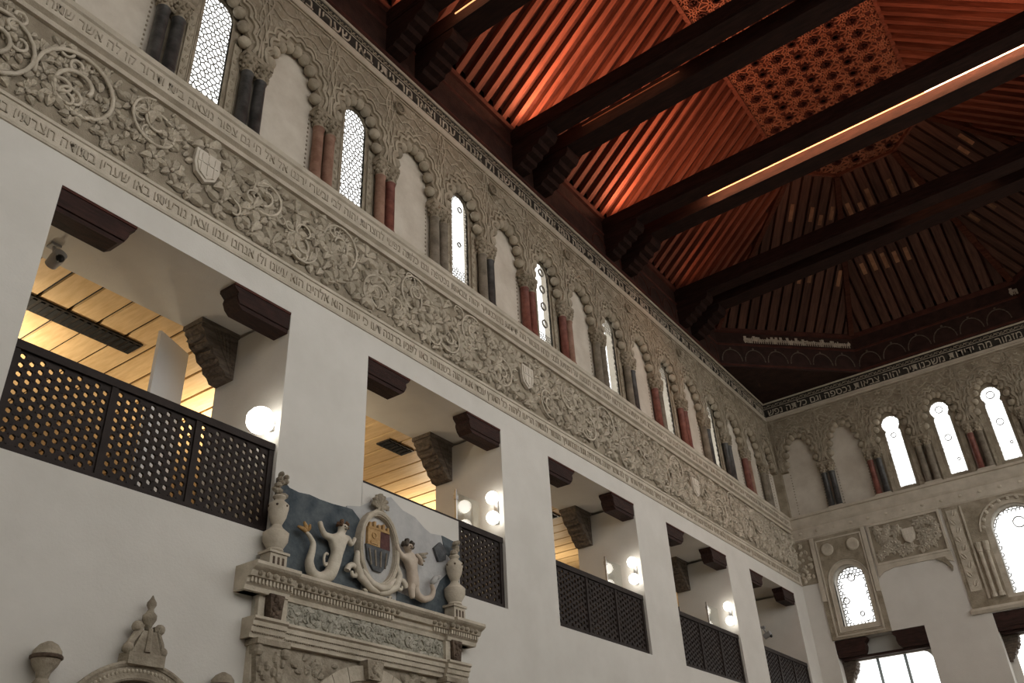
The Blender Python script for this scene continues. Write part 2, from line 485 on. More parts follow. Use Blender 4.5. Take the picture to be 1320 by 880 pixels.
# vine scrolls
vines = []
u = .9; k = 0
while u < UF1 - .3:
    big = u < 3.3
    rad = .43 if big else random.uniform(.24, .34)
    cv = (8.15 if big else (8.15 + (.17 if k % 2 else -.17)))
    s = 1 if k % 2 else -1
    tr_ = .023 if big else .016
    pts = []
    a0 = random.uniform(0, 2 * PI)
    n = 34
    for i in range(n):
        t_ = i / (n - 1); a = a0 + s * t_ * 2 * PI * 1.6
        r_ = rad * (1 - .80 * t_ ** 1.2)
        pts.append((u + r_ * math.cos(a), cv + r_ * math.sin(a), .035 + .02 * math.sin(t_ * 9)))
    if not near(u, cv, .22): vines.append((u, pts, tr_))
    # tendrils
    for q in range(5 if big else 3):
        c0 = pts[int(random.uniform(.1, .9) * n)]
        a1 = random.uniform(0, 2 * PI); r1 = random.uniform(.07, .15)
        cc = (c0[0] - r1 * math.cos(a1), c0[1] - r1 * math.sin(a1))
        pp = [(cc[0] + r1 * (1 - .6 * i / 11) * math.cos(a1 + s * i * .42), min(V1 - .03, max(V0 + .03, cc[1] + r1 * (1 - .6 * i / 11) * math.sin(a1 + s * i * .42))), .04) for i in range(12)]
        if not near(cc[0], cc[1], .2): vines.append((cc[0], pp, tr_ * .75))
    u += rad * (1.9 if big else 2.3); k += 1
vines.sort(key=lambda t: t[0])
rest = MB()
for i, (uu, pts, r_) in enumerate(vines):
    pts = [(p[0], min(V1 - .02, max(V0 + .02, p[1])), p[2]) for p in pts]
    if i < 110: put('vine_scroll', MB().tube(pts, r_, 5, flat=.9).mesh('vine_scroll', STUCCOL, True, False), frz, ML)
    else: rest.tube(pts, r_, 4)
# leaves: rosettes and single leaves
spots = []


def free(u, v, d):
    return all((a - u) ** 2 + (b - v) ** 2 > d * d for a, b in spots[-160:])


ros = []
u = 1.0
tries = 0
while u < UF1 - .15:
    v = random.uniform(V0 + .13, V1 - .13)
    uu = u + random.uniform(0, .35)
    tries += 1
    if free(uu, v, .20) and not near(uu, v, .24) and uu < UF1 - .1:
        spots.append((uu, v)); ros.append((uu, v))
    u += .012
leaves = []
for (uu, v) in ros:
    n = random.choice((4, 5, 5, 6, 7)); a0 = random.uniform(0, 6.28); ln = random.uniform(.12, .19)
    if uu < 3.2: ln *= .72
    tw = random.uniform(-.5, .5)
    for q in range(n):
        a = a0 + q * 2 * PI / n
        leaves.append((uu + .028 * math.cos(a), v + .028 * math.sin(a), a + tw, ln * random.uniform(.85, 1.1), random.choice((0, 0, 1))))
u = .8
sp2 = []
while u < UF1:
    for q in range(2):
        uu = u + random.uniform(0, .1); v = random.uniform(V0 + .03, V1 - .03)
        if all((a - uu) ** 2 + (b - v) ** 2 > .022 for a, b in spots[:]) or True:
            if not near(uu, v, .2):
                leaves.append((uu, v, random.uniform(0, 6.28), random.uniform(.07, .12), random.choice((0, 1))))
    u += .035
leaves.sort(key=lambda t: abs(t[0] - 2.6) if t[0] < 2.6 else t[0] - 2.6)
for i, (uu, v, a, ln, k) in enumerate(leaves):
    M = T(uu, v, .012) @ RZ(a) @ SCL(ln, ln * 1.05, ln * 1.2)
    if not (V0 + .02 < v + math.sin(a) * ln < V1 - .02): M = T(uu, min(max(v, V0 + .05), V1 - .05), .012) @ RZ(a) @ SCL(ln * .5, ln * .6, ln)
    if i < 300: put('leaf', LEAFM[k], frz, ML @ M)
    else: rest.mb(LEAF[k], M)
for (uu, v) in ros: rest.ball((uu, v, .03), (.024, .024, .022), 6, 4)
put('far_foliage', rest.mesh('far_foliage', STUCCOL, False, False), frz, ML, 'stuff')

# ------------------------------------------------------------------ arcades
SPR = 10.33


def arch_curve(hw, rise, off, n=9, bulge=.05, sub=6):
    """scalloped arch line from right springing to left springing, offset outward"""
    pts = []
    for i in range(n):
        for j in range(sub):
            t_ = (i + j / sub) / n; a = PI * t_
            b = bulge * abs(math.sin(PI * (j / sub)))
            e_ = 1.0
            x = (hw + off + b) * math.cos(a); y = (rise + off + b) * (math.sin(a) ** .86)
            pts.append((x, SPR + y))
    pts.append((-(hw + off), SPR))
    return pts


def bay_meshes(bw, rise):
    h = bw / 2; hw = h - .19; NL = 9 if rise < .8 else 11
    ac = arch_curve(hw, rise, .0, NL)
    out = [(-h, SPR - .02), (-h, Z_TLOW - .08), (h, Z_TLOW - .08), (h, SPR - .02), (hw, SPR - .02)]
    loop = out[:4] + [(hw, SPR - .02)] + ac + [(-hw, SPR - .02)]
    loop = loop[::-1]
    sp = MB().prism([loop], -.13, 0)
    # ribs around the lobes and interlace towards the top
    rb = MB()
    for off, r_ in ((.075, .030), (.165, .022)):
        rb.tube([(p[0], p[1], .012) for p in arch_curve(hw, rise, off, NL, .06, 5) if abs(p[0]) < h], r_, 4)
    for s in (-1, 1):
        pts = [(s * (h - .02), SPR + .08 + .16 * i + 0, .008) for i in range(9)]
        pts = [(s * (h - .05 - .05 * math.sin(i * 1.3)), SPR + .10 + .17 * i, .008) for i in range(9)]
        rb.tube(pts, .016, 4)
        pts = [(s * (h - .05 + .035 * math.sin(i * 1.3)), SPR + .10 + .17 * i, .008) for i in range(9)]
        rb.tube(pts, .013, 4)
    rb.tube([(x, 11.30 + .10 * abs(math.sin(x * 9)), .008) for x in [-h + h * 2 * i / 24 for i in range(25)]], .014, 4)
    rb.tube([(x, 11.60 - .10 * abs(math.sin(x * 9 + .6)), .008) for x in [-h + h * 2 * i / 24 for i in range(25)]], .014, 4)
    rb.box(-h, h, 11.74, 11.765, 0, .02); rb.box(-h, h, 11.80, 11.815, 0, .02)
    # fine foliage
    rnd = random.Random(3)
    fo = MB(); c = 0
    while c < 130:
        x = rnd.uniform(-h + .03, h - .03); z = rnd.uniform(SPR + .05, 11.74)
        aa = abs(math.atan2(max(z - SPR, 0) / (rise + .07), x / (hw + .07)))
        if (x / (hw + .10)) ** 2 + ((z - SPR) / (rise + .12)) ** 2 < 1: continue
        ln = rnd.uniform(.05, .09); fo.mb(LEAF[c % 2], T(x, z, 0) @ RZ(rnd.uniform(0, 6.28)) @ SCL(ln, ln, ln * .6)); c += 1
    # scallops
    sc = []
    n = NL
    for i in range(n):
        a = PI * (i + .5) / n
        sc.append(((hw + .004) * math.cos(a), SPR + (rise + .004) * (math.sin(a) ** .86), a))
    return sp.mesh('arch_spandrel', STUCCO), rb.mesh('arch_rib', STUCCOM), fo.mesh('spandrel_foliage', STUCCOM, True, False), sc


SCALM = MB().ball((0, 0, 0), (.095, .088, .075), 10, 6).mesh('scallop', STUCCOM, True)
BAYM = {}


def get_bay(bw, rise):
    k = (round(bw, 3), rise)
    if k not in BAYM: BAYM[k] = bay_meshes(bw, rise)
    return BAYM[k]


def bay_panel(bw, hole=None):
    h = bw / 2
    loops = [rect(-h, h, Z_L1 - .04, Z_TLOW)]
    if hole: loops.append(hole)
    return MB().prism(loops, -.165, -.13) if hole else MB().prism(loops, -.48, -.13)


# lattice windows -----------------------------------------------------------------
def inside(poly, x, y):
    c = False; n = len(poly)
    for i in range(n):
        x1, y1 = poly[i - 1]; x2, y2 = poly[i]
        if (y1 > y) != (y2 > y) and x < (x2 - x1) * (y - y1) / (y2 - y1) + x1: c = not c
    return c


def hexlattice(poly, s, t, w0, w1, jit=0.0, keep=lambda x, y: True, seed=1):
    """bars of a honeycomb lattice inside poly"""
    m = MB(); rnd = random.Random(seed); V = {}
    x0 = min(p[0] for p in poly); x1 = max(p[0] for p in poly); y0 = min(p[1] for p in poly); y1 = max(p[1] for p in poly)

    def vert(i, j, q):
        kx = round((math.sqrt(3) * (i + (j % 2) / 2)) * s + math.cos(PI / 6 + q * PI / 3) * s, 4)
        ky = round(1.5 * j * s + math.sin(PI / 6 + q * PI / 3) * s, 4)
        key = (round(kx, 3), round(ky, 3))
        if key not in V: V[key] = (x0 + kx + rnd.uniform(-jit, jit) * s, y0 + ky + rnd.uniform(-jit, jit) * s)
        return V[key]
    done = set()
    for j in range(-1, int((y1 - y0) / s / 1.5) + 2):
        for i in range(-1, int((x1 - x0) / s / 1.7) + 2):
            for q in range(6):
                a = vert(i, j, q); b = vert(i, j, (q + 1) % 6)
                key = tuple(sorted((a, b)))
                if key in done: continue
                done.add(key)
                mx, my = (a[0] + b[0]) / 2, (a[1] + b[1]) / 2
                if not inside(poly, mx, my) or not keep(mx, my): continue
                d = Vector((b[0] - a[0], b[1] - a[1], 0)); L_ = d.length
                if L_ < 1e-4: continue
                an = math.atan2(d.y, d.x)
                m.box(-L_ * .5 - t * .3, L_ * .5 + t * .3, -t / 2, t / 2, w0, w1, T(mx, my, 0) @ RZ(an))
    return m


def ring(m, c, r, t, w0, w1, n=16):
    o = [(c[0] + (r + t / 2) * math.cos(2 * PI * i / n), c[1] + (r + t / 2) * math.sin(2 * PI * i / n)) for i in range(n)]
    i_ = [(c[0] + (r - t / 2) * math.cos(2 * PI * i / n), c[1] + (r - t / 2) * math.sin(2 * PI * i / n)) for i in range(n)]
    m.prism([o, i_], w0, w1)


def edgedist(poly, x, y):
    d = 9
    for i in range(len(poly)):
        a = Vector(poly[i - 1]); b = Vector(poly[i]); p = Vector((x, y)); ab = b - a
        t_ = max(0, min(1, (p - a).dot(ab) / max(ab.dot(ab), 1e-9))); d = min(d, (p - (a + ab * t_)).length)
    return d


WN = [0]


def lattice_window(frame, u, hole, w, style, label, seed):
    WN[0] += 1
    o = put('window_%d' % WN[0], None, None, frame @ T(u, 0, w), 'structure', label)
    W = frame @ T(u, 0, w)
    sc_ = 1.07
    cx = sum(p[0] for p in hole) / len(hole); cy = (min(p[1] for p in hole) + max(p[1] for p in hole)) / 2
    ou = [(cx + (p[0] - cx) * 1.16, cy + (p[1] - cy) * 1.04) for p in hole]
    put('window_frame', MB().prism([ou, hole], -.02, .024).mesh('window_frame', STUCCO), o, W)
    z0 = min(p[1] for p in hole); z1 = max(p[1] for p in hole)
    if style == 'fine':
        m = hexlattice(hole, .043, .0125, -.004, .004, .36, seed=seed)
    elif style == 'open':
        m = hexlattice(hole, .034, .0085, -.004, .004, .3, lambda x, y: edgedist(hole, x, y) < .05 or y < z0 + .28, seed)
        ring(m, (cx, (z0 + z1) / 2 - .1), .04, .010, -.01, .012); ring(m, (cx + .03, z1 - .25), .05, .010, -.01, .012)
    elif style == 'rings':
        m = hexlattice(hole, .034, .0085, -.004, .004, .3, lambda x, y: edgedist(hole, x, y) < .03 or y < z0 + .25, seed)
        z = z1 - .18
        while z > z0 + .3:
            ring(m, (cx + .015, z), .07, .022, -.01, .015); z -= .36
    elif style == 'small':
        m = hexlattice(hole, .040, .0085, -.004, .004, .25, lambda x, y: edgedist(hole, x, y) < .075 or y > z1 - .35 or y < z0 + .12, seed)
    else:   # end wall windows: edge teeth and slender rings
        m = hexlattice(hole, .036, .010, -.004, .004, .25, lambda x, y: edgedist(hole, x, y) < .028, seed)
        for (a, b, r_) in style: ring(m, (cx + a, b), r_, .016, -.01, .014)
    put('lattice', m.mesh('lattice', WFRAME), o, W)
    put('pane', MB().prism([hole], -.028, -.022).mesh('pane', PANE), o, W)
    return o


def keyhole(h, z0, z1, head):
    n = 14; zc = z1 - head
    b = [(-h, z0), (h, z0), (h, zc - head * .95), (h * .86, zc - head * .75)]
    return b + [(head * math.cos(a), zc + head * math.sin(a)) for a in [-.65 + (PI + 1.3) * i / n for i in range(n + 1)]] + [(-h * .86, zc - head * .75), (-h, zc - head * .95)]


HOLE_L = [(.03 + p[0], p[1]) for p in arch_loop(0, .205, 9.25, 10.76, 12, 1.05)]
STY = ['fine', 'fine', 'open', 'rings', 'small', 'small', 'small']
blind_m = {}


def columns(frame, u, mats, label, k, lone=False):
    t = thing('colonnette_pair', label, 'column', frame @ T(u, Z_L1, -.045), 'paired colonnettes of the arcade')
    W = frame @ T(u, Z_L1, -.045)
    bs = MB()
    bs.box(-.20, .20, 0, .06, -.09, .085); bs.box(-.185, .185, .06, .085, -.085, .075)
    put('base', bs.mesh('base', LEDGE), t, W)
    rnd = random.Random(k * 7 + 1)
    for j, s in enumerate((-.098, .098)):
        prof = [(.086, .085), (.090, .10), (.082, .12), (.075, .135), (.073, .5), (.071, .93), (.078, .945), (.082, .96), (.07, .975)]
        put('shaft', MB().lathe(prof, 14).mesh('shaft', mats[j % len(mats)], math.radians(40)), t, W @ T(s, 0, 0))
    cp = MB()
    for s in (-.098, .098):
        cp.lathe([(.062, .96), (.074, .975), (.070, 1.0), (.088, 1.10), (.105, 1.20), (.10, 1.205)], 10, T(s, 0, 0))
        for r_, zz, rr in ((.082, 1.03, .026), (.094, 1.10, .028), (.104, 1.165, .030)):
            for q in range(7):
                a = 2 * PI * q / 7 + zz * 9
                cp.ball((s + r_ * math.cos(a), zz, r_ * math.sin(a) * .9), (rr, rr * 1.25, rr), 6, 4)
    put('capital', cp.mesh('capital', STUCCO, math.radians(50)), t, W)
    put('impost', MB().box(-.205, .205, 1.195, 1.265, -.09, .085).mesh('impost', STUCCO), t, W)
    return t


COLS = {-1: [GREYM], 0: [GREYM, GREYM], 1: [GREYM], 2: [PINKM, PINKM], 3: [PINKM, REDM], 4: [STONEG, STONEG], 5: [STONEG, GREYM], 6: [REDM, REDM],
        7: [REDM, PINKM], 8: [STONEG, STONEG], 9: [STONEG, GREYM], 10: [REDM, STONEG], 11: [REDM, REDM], 12: [STONEG, GREYM], 13: [GREYM, GREYM], 14: [REDM, PINKM], 15: [STONEG, STONEG]}
CN = {GREYM.name: 'dark grey', PINKM.name: 'rosy brown', REDM.name: 'red', STONEG.name: 'grey brown'}


def medallion(frame, parent, u, v, r_=.095):
    m = MB(); ring(m, (0, 0), r_, .03, 0, .03, 14)
    for q in range(6):
        a = PI * q / 6; m.box(-r_, r_, -.007, .007, .004, .018, RZ(a))
    put('medallion', m.mesh('medallion', STUCCO), parent, frame @ T(u, v, .028))
    put('medallion_ground', MB().lathe([(r_, 0), (r_, .004)], 14, Matrix.Rotation(PI / 2, 4, 'X')).mesh('medallion_ground', DARKBAND), parent, frame @ T(u, v, .030))


def arcade(frame, bounds, kinds, parent, tag_):
    wi = 0; bi = 0
    for k in range(len(bounds) - 1):
        a, b = bounds[k], bounds[k + 1]; bw = b - a; c = (a + b) / 2
        sp, rb, fo, sc = get_bay(bw, .72 if tag_ == 'L' else .90)
        W = frame @ T(c, 0, 0)
        s_ = put('arch_spandrel', sp, parent, W)
        put('arch_rib', rb, s_, W); put('spandrel_foliage', fo, s_, W, 'stuff')
        for (x, z, a_) in sc: put('scallop', SCALM, s_, W @ T(x, z, -.055) @ RZ(a_))
        if kinds[k] == 'w':
            hole = HOLE_L if tag_ == 'L' else HOLE_E
            mm = bay_panel(bw, hole)
            p = put('arcade_panel', mm.mesh('arcade_panel', STUCCO), parent, W)
            m = MB()
            for s in (-1, 1):
                x = s * .315 + (.03 if tag_ == 'L' else 0)
                m.box(x - .045, x + .045, Z_L1, SPR + .1, -.13, -.112); m.box(x - .055, x - .045, Z_L1, SPR + .1, -.13, -.10); m.box(x + .045, x + .055, Z_L1, SPR + .1, -.13, -.10)
                for q in range(14): m.mb(LEAF[q % 2], T(x, Z_L1 + .05 + q * .09, -.115) @ RZ(1.2 + (q % 2) * .8) @ SCL(.07, .06, .06))
            put('carved_strip', m.mesh('carved_strip', STUCCOM), p, W)
            yield ('w', wi, c, hole); wi += 1
        else:
            p = put('arcade_panel', bay_panel(bw).mesh('arcade_panel', CREAM), parent, W)
            m = MB()   # toothed border along the edge of the blind panel
            for s in (-1, 1):
                for q in range(16):
                    m.ball((s * (bw / 2 - .205), Z_L1 + .06 + q * .075, -.128), (.016, .02, .01), 5, 3)
            put('toothed_border', m.mesh('toothed_border', STUCCO), p, W)
            yield ('b', bi, c, None); bi += 1


# long wall: bay -2 starts before the picture
bnd = [B0 + BW * k for k in range(-2, 16)] + [LEN]
kinds = ['w' if (k % 2 == 0 and 0 <= k <= 12) else 'b' for k in range(-2, 16)]
wl = ['nearest lattice window of the long arcade, fine irregular honeycomb tracery', 'second lattice window of the long arcade, between rosy brown colonnettes',
      'third lattice window of the long arcade, almost empty tracery', 'fourth lattice window of the long arcade, with a chain of dark rings',
      'fifth lattice window of the long arcade counted from the left', 'sixth lattice window of the long arcade, beside a red shaft', 'seventh and farthest lattice window of the long arcade']
for kind, i, c, hole in list(arcade(ML, bnd, kinds, wall_left, 'L')):
    if kind == 'w': lattice_window(ML, c, hole, -.145, STY[i], wl[i], 11 + i)
for k in range(-1, 16):
    ms = COLS[k]; cn = ' and '.join(dict.fromkeys(CN[x.name] for x in ms))
    columns(ML, B0 + BW * k, ms, '%s colonnette pair from the left on the long wall, %s' % (ORD[k + 1], cn), k)
for k in range(1, 7): medallion(ML, wall_left, 4.60 + 2.33 * k, 11.53)

# end wall arcade
EBD = [.09 + BW * k for k in range(9)]
HOLE_E = keyhole(.185, 9.22, 11.07, .215)
we = ['lattice window of the end wall arcade next to the blind arches', 'middle one of the three visible upper windows of the end wall',
      'rightmost visible upper window of the end wall arcade', 'fourth upper window of the end wall arcade']
ES = [[(0, 10.55, .06)], [(0, 10.86, .085), (0, 10.12, .075), (.08, 9.55, .03)], [(0, 10.86, .09), (0, 10.16, .08), (.08, 9.62, .03)], [(0, 10.8, .08)]]
strip_e = MB().box(-.5, .09, Z_L1 - .04, Z_TLOW, -.48, 0).box(EBD[-1], WID, Z_L1 - .04, Z_TLOW, -.48, 0)
put('corner_strip', strip_e.mesh('corner_strip', STUCCO), wall_end, ME)
for kind, i, c, hole in list(arcade(ME, EBD, ['b', 'b', 'w', 'w', 'w', 'w', 'b', 'b'], wall_end, 'E')):
    if kind == 'w': lattice_window(ME, c, hole, -.165, ES[i], we[i], 31 + i)
ECOL = {1: [GREYM, GREYM], 2: [REDM, GREYM], 3: [STONEG, STONEG], 4: [REDM, STONEG], 5: [STONEG, GREYM], 6: [REDM, REDM], 7: [GREYM, STONEG]}
for k in range(1, 6):
    ms = ECOL[k]; cn = ' and '.join(dict.fromkeys(CN[x.name] for x in ms))
    columns(ME, EBD[k], ms, '%s colonnette pair from the corner on the end wall, %s' % (ORD[k - 1], cn), 40 + k)
for w_, W_ in ((wall_left, ML), (wall_end, ME)):
    L_ = (UF0, UF1) if w_ is wall_left else (0, WID)
    put('upper_wall', MB().box(L_[0], L_[1], Z_TLOW, Z_TOP + .05, -.48, 0).mesh('upper_wall', STUCCO), w_, W_)

# end wall ledge and lower carved zone ------------------------------------------------
m = MB().run([(8.76, -.02), (8.76, .05), (8.80, .07), (8.99, .075), (9.0, .12), (Z_L1, .14), (Z_L1, -.13)], 0, WID)
m.run([(8.44, -.02), (8.44, .03), (8.47, .05), (8.50, .03), (8.735, .03), (8.76, .05), (8.76, -.02)], 0, WID)
tr6 = struct('trim_6', m.mesh('trim_6', LEDGE), ME, 'pale stucco ledge below the arcade on the end wall')
m = MB()
for i in range(22): m.ball((.25 + .42 * i, 8.62, .035), (.05, .035, .02), 7, 4)
put('rosettes', m.mesh('rosettes', STUCCOL), tr6, ME, 'stuff')


def frame_strip(m, a, b, c, d, t, w0, w1): m.prism([rect(a, b, c, d), rect(a + t, b - t, c + t, d - t)], w0, w1)


# panel around the small lower window
def lower_window(c, lab, n):
    m = MB()
    ho = arch_loop(c, .37, 6.27, 7.30); hr = arch_loop(c, .50, 6.12, 7.30)
    m.prism([rect(c - .70, c + .66, 6.0, 8.44), hr], -.02, .03)
    pn = put('lower_panel', m.mesh('lower_panel', STUCCO), wall_end, ME)
    m = MB(); m.prism([hr, ho], -.1, .012); frame_strip(m, c - .58, c + .54, 6.05, 8.36, .035, .03, .05)
    m.tube([(p[0], p[1], .02) for p in arch_loop(c, .47, 6.15, 7.30)], .018, 5, True)
    m.prism([rect(c - .70, c - .60, 6.9, 8.44)], .03, .06); m.prism([rect(c + .56, c + .66, 6.9, 8.44)], .03, .06)
    put('window_moulding', m.mesh('window_moulding', LEDGE), pn, ME)
    for s in (-.32, .30):
        put('roundel', MB().lathe([(.15, 0), (.15, .03), (.12, .045), (.02, .04)], 18, Matrix.Rotation(PI / 2, 4, 'X')).mesh('roundel', STUCCOL), pn, ME @ T(c + s, 8.10, .03))
    h = [(p[0] - c, p[1]) for p in ho]
    lattice_window(ME, c, h, -.28, 'smallend', lab, n)


_lw = lattice_window


def lattice_window(frame, u, hole, w, style, label, seed):
    if style == 'smallend':
        return big_window(frame, u, hole, w, label, seed, [(.0, 7.42, .085), (-.24, 6.9, .07), (.05, 6.55, .05)], .05, .11)
    return _lw(frame, u, hole, w, style, label, seed)


def big_window(frame, u, hole, w, label, seed, rings, s, band):
    WN[0] += 1
    W = frame @ T(u, 0, w)
    o = put('window_%d' % WN[0], None, None, W, 'structure', label)
    m = hexlattice(hole, s, .020, -.005, .005, .2, lambda x, y: edgedist(hole, x, y) < band or y > max(p[1] for p in hole) - band * 2.2, seed)
    for (a, b, r_) in rings: ring(m, (a, b), r_, .02, -.01, .014)
    put('lattice', m.mesh('lattice', WFRAME), o, W)
    ou = [(p[0] * 1.1, 7.2 + (p[1] - 7.2) * 1.04) for p in hole]
    put('window_frame', MB().prism([ou, hole], -.03, .02).mesh('window_frame', STUCCO), o, W)
    put('pane', MB().prism([hole], -.028, -.022).mesh('pane', PANE), o, W)
    return o


lower_window(1.13, 'arched lattice window low on the end wall near the corner', 51)

# carved foliage panel between the windows of the end wall
PA, PB, PC, PD = 1.86, 3.46, 7.50, 8.42
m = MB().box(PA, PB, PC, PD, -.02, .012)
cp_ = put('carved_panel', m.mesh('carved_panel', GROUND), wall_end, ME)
m = MB(); frame_strip(m, PA - .03, PB + .03, PC - .03, PD + .03, .05, 0, .045)
m.prism([[(PA - .03, 7.50), (PA - .03, 7.20), (PA + .10, 7.30), (PA + .35, 7.36), (PB - .5, 7.36), (PB - .2, 7.33), (PB + .03, 7.22), (PB + .03, 7.50)]], -.02, .03)
put('panel_border', m.mesh('panel_border', LEDGE), cp_, ME)
m = MB(); rnd = random.Random(5)
for i in range(70):
    cu, cv = rnd.uniform(PA + .12, PB - .12), rnd.uniform(PC + .12, PD - .12)
    if abs(cu - 2.72) < .22 and abs(cv - 8.0) < .25: continue
    n = rnd.choice((5, 6, 7))
    for q in range(n):
        a = q * 2 * PI / n; ln = rnd.uniform(.10, .15)
        m.mb(LEAF[q % 2], T(cu, cv, .012) @ RZ(a) @ SCL(ln, ln, ln))
    m.ball((cu, cv, .03), .03, 6, 4)
put('carved_foliage', m.mesh('carved_foliage', STUCCOL, True, False), cp_, ME, 'stuff')
put('shield', SHIELD, cp_, ME @ T(2.72, 8.0, .015) @ SCL(.9, .9, 1))
# bracket shaped stucco fragment right of the blank plaster field
m = MB().prism([[(PB - .35, 7.36), (PB - .12, 7.36), (PB - .02, 7.12), (PB - .05, 7.02), (PB - .10, 7.14), (PB - .2, 7.26)]], 0, .05)
put('stucco_fragment', m.mesh('stucco_fragment', STUCCO), wall_end, ME)

# surround of the large central window
CU = CWIN[0]
m = MB()
ho = arch_loop(*CWIN); hr = arch_loop(CU, .62, 6.25, 7.72)
m.prism([rect(CU - 1.38, CU + 1.38, 6.10, 8.44), hr], -.02, .025)
sp_ = put('central_window_panel', m.mesh('central_window_panel', STUCCO), wall_end, ME)
m = MB(); m.prism([hr, ho], -.10, .012)
for s in (-1, 1):
    x = CU + s * .98
    m.prism([rect(x - .02, x + .02, 6.3, 8.4)], .025, .055)
    for dx in (.72, .86):
        m.lathe([(.07, 6.3), (.07, 6.38), (.045, 6.42), (.043, 7.28), (.06, 7.3), (.08, 7.45), (.085, 7.5)], 10, T(CU + s * dx, 0, .04))
    m.prism([rect(CU + s * 1.18 - .12, CU + s * 1.18 + .12, 6.5, 8.35)], .025, .04)
    for q in range(9): m.mb(LEAF[q % 2], T(CU + s * 1.18, 6.6 + q * .2, .04) @ RZ(1.1 + (q % 2)) @ SCL(.16, .14, .12))
m.tube([(p[0], p[1], .03) for p in arch_curve(.62, .62, .04, 11, .05, 5) if False] or [(CU + .72 * math.cos(a), 7.72 + .66 * math.sin(a), .03) for a in [PI * i / 24 for i in range(25)]], .025, 5)
for q in range(11):
    a = PI * (q + .5) / 11; m.ball((CU + .66 * math.cos(a), 7.72 + .62 * math.sin(a), .01), .055, 7, 5)
put('window_surround', m.mesh('window_surround', STUCCOL), sp_, ME)
m = MB().run([(6.02, -.02), (6.02, .05), (6.08, .09), (6.13, .09), (6.15, -.02)], CU - 1.42, CU + 1.42)
put('window_sill', m.mesh('window_sill', LEDGE), sp_, ME)
h = [(p[0] - CU, p[1]) for p in ho]
big_window(ME, CU, h, -.28, 'large arched lattice window in the middle of the end wall', 61, [(.05, 7.85, .12), (.22, 7.2, .06), (-.1, 6.7, .06)], .05, .05)

# corner stucco strip where the frieze turns on to the end wall
m = MB().box(0, .42, 7.37, 8.44, -.02, .02)
cs = put('corner_frieze', m.mesh('corner_frieze', STUCCO), wall_end, ME)
m = MB()
for i in range(40):
    ln = rnd.uniform(.08, .13); m.mb(LEAF[i % 2], T(rnd.uniform(.06, .36), rnd.uniform(7.45, 8.36), .02) @ RZ(rnd.uniform(0, 6.28)) @ SCL(ln, ln, ln))
put('carved_foliage', m.mesh('carved_foliage', STUCCOL, True, False), cs, ME, 'stuff')


# ------------------------------------------------------------------ lower end wall openings with glazed windows
def corbel_block(flip):
    """plain wooden corbel of an opening, local u runs away from the jamb"""
    o = [(0, 0), (.62, 0), (.68, .05), (.71, .12), (.70, .17), (.76, .22), (.76, .26), (0, .26)]
    m = MB().prism([o], -.25, -.03)
    m.prism([[(0, .05), (.67, .05), (.705, .12), (.695, .17), (.755, .22), (.755, .26), (0, .26)]], -.03, -.012)
    mm = MB(); mm.mb(m, SCL(-1 if flip else 1, 1, 1)); return mm


CORB = {f: corbel_block(f).mesh('block', WOODC) for f in (False, True)}


def glazed(n, a, b, lab):
    WN[0] += 1
    h = (b - a) / 2; c = (a + b) / 2 + .06
    W = ME @ T(c, 0, -.36)
    o = put('window_%d' % WN[0], None, None, W, 'structure', lab)
    hh = h - .10
    lp = [(-hh, 2.9), (hh, 2.9), (hh, 5.25)] + [(hh - .22 + .22 * math.cos(x), 5.25 + .30 * math.sin(x)) for x in [.3, .7, 1.1, 1.5]] + \
         [(-hh + .22 - .22 * math.cos(x), 5.25 + .30 * math.sin(x)) for x in [1.5, 1.1, .7, .3]] + [(-hh, 5.25)]
    m = MB().prism([rect(-h - .1, h + .1, 2.85, EOT), lp], -.06, 0)
    put('window_frame', m.mesh('window_frame', PLASTER), o, W)
    m = MB()
    for q in (-1, 1): m.box(q * hh / 3 - .03, q * hh / 3 + .03, 2.9, 5.58, -.05, -.01)
    put('mullion', m.mesh('mullion', MULL), o, W)
    for q in (-1, 0, 1): put('pane', MB().box(q * hh * 2 / 3 - hh / 3 + .03, q * hh * 2 / 3 + hh / 3 - .03, 2.9, 5.55, -.034, -.028).mesh('pane', PANE), o, W)


for i, (a, b) in enumerate((EA, EB)):
    nm = ('opening nearest the corner', 'opening under the large window')[i]
    t = thing('wooden_corbel', 'dark wooden corbel at the left of the end wall %s' % nm, 'corbel', ME @ T(a, EOT - .38, 0)); put('block', CORB[False], t, ME @ T(a, EOT - .38, 0) @ SCL(.95, 1.42, 1))
    t = thing('wooden_corbel', 'dark wooden corbel at the right of the end wall %s' % nm, 'corbel', ME @ T(b, EOT - .38, 0)); put('block', CORB[True], t, ME @ T(b, EOT - .38, 0) @ SCL(.95, 1.42, 1))
    t = put('lintel_beam', MB().box(a + .05, b - .02, EOT - .44, EOT - .385, -.5, -.1).mesh('lintel_beam', WOODC), None, ME, None,
            'dark lintel beam below the corbels of the end wall %s' % nm, 'beam')
    glazed(i, a, b, ('bright three pane window low on the end wall near the corner', 'bright window under the large lattice window of the end wall')[i])


# carved inner corbels
def carved_bracket(flip):
    o = [(0, 0), (.10, .01), (.14, .07), (.20, .10), (.22, .17), (.30, .21), (.33, .29), (.42, .34), (.46, .44), (.50, .47), (.50, .56), (0, .56)]
    m = MB().prism([o], -.30, 0)
    for k in range(5):
        pts = [(.03 + x * (.10 + k * .085), .03 + (k * .035) + y * .95, .004) for x, y in ((0, 0), (.25, .05), (.5, .22), (.75, .42), (.95, .52))]
        m.tube(pts, .013, 4)
    m.box(0, .52, .52, .58, -.32, .02)
    for q in range(6): m.ball((.08 + q * .075, .03 + q * .072, -.15), (.05, .04, .16), 6, 4)
    mm = MB(); mm.mb(m, SCL(-1 if flip else 1, 1, 1)); return mm


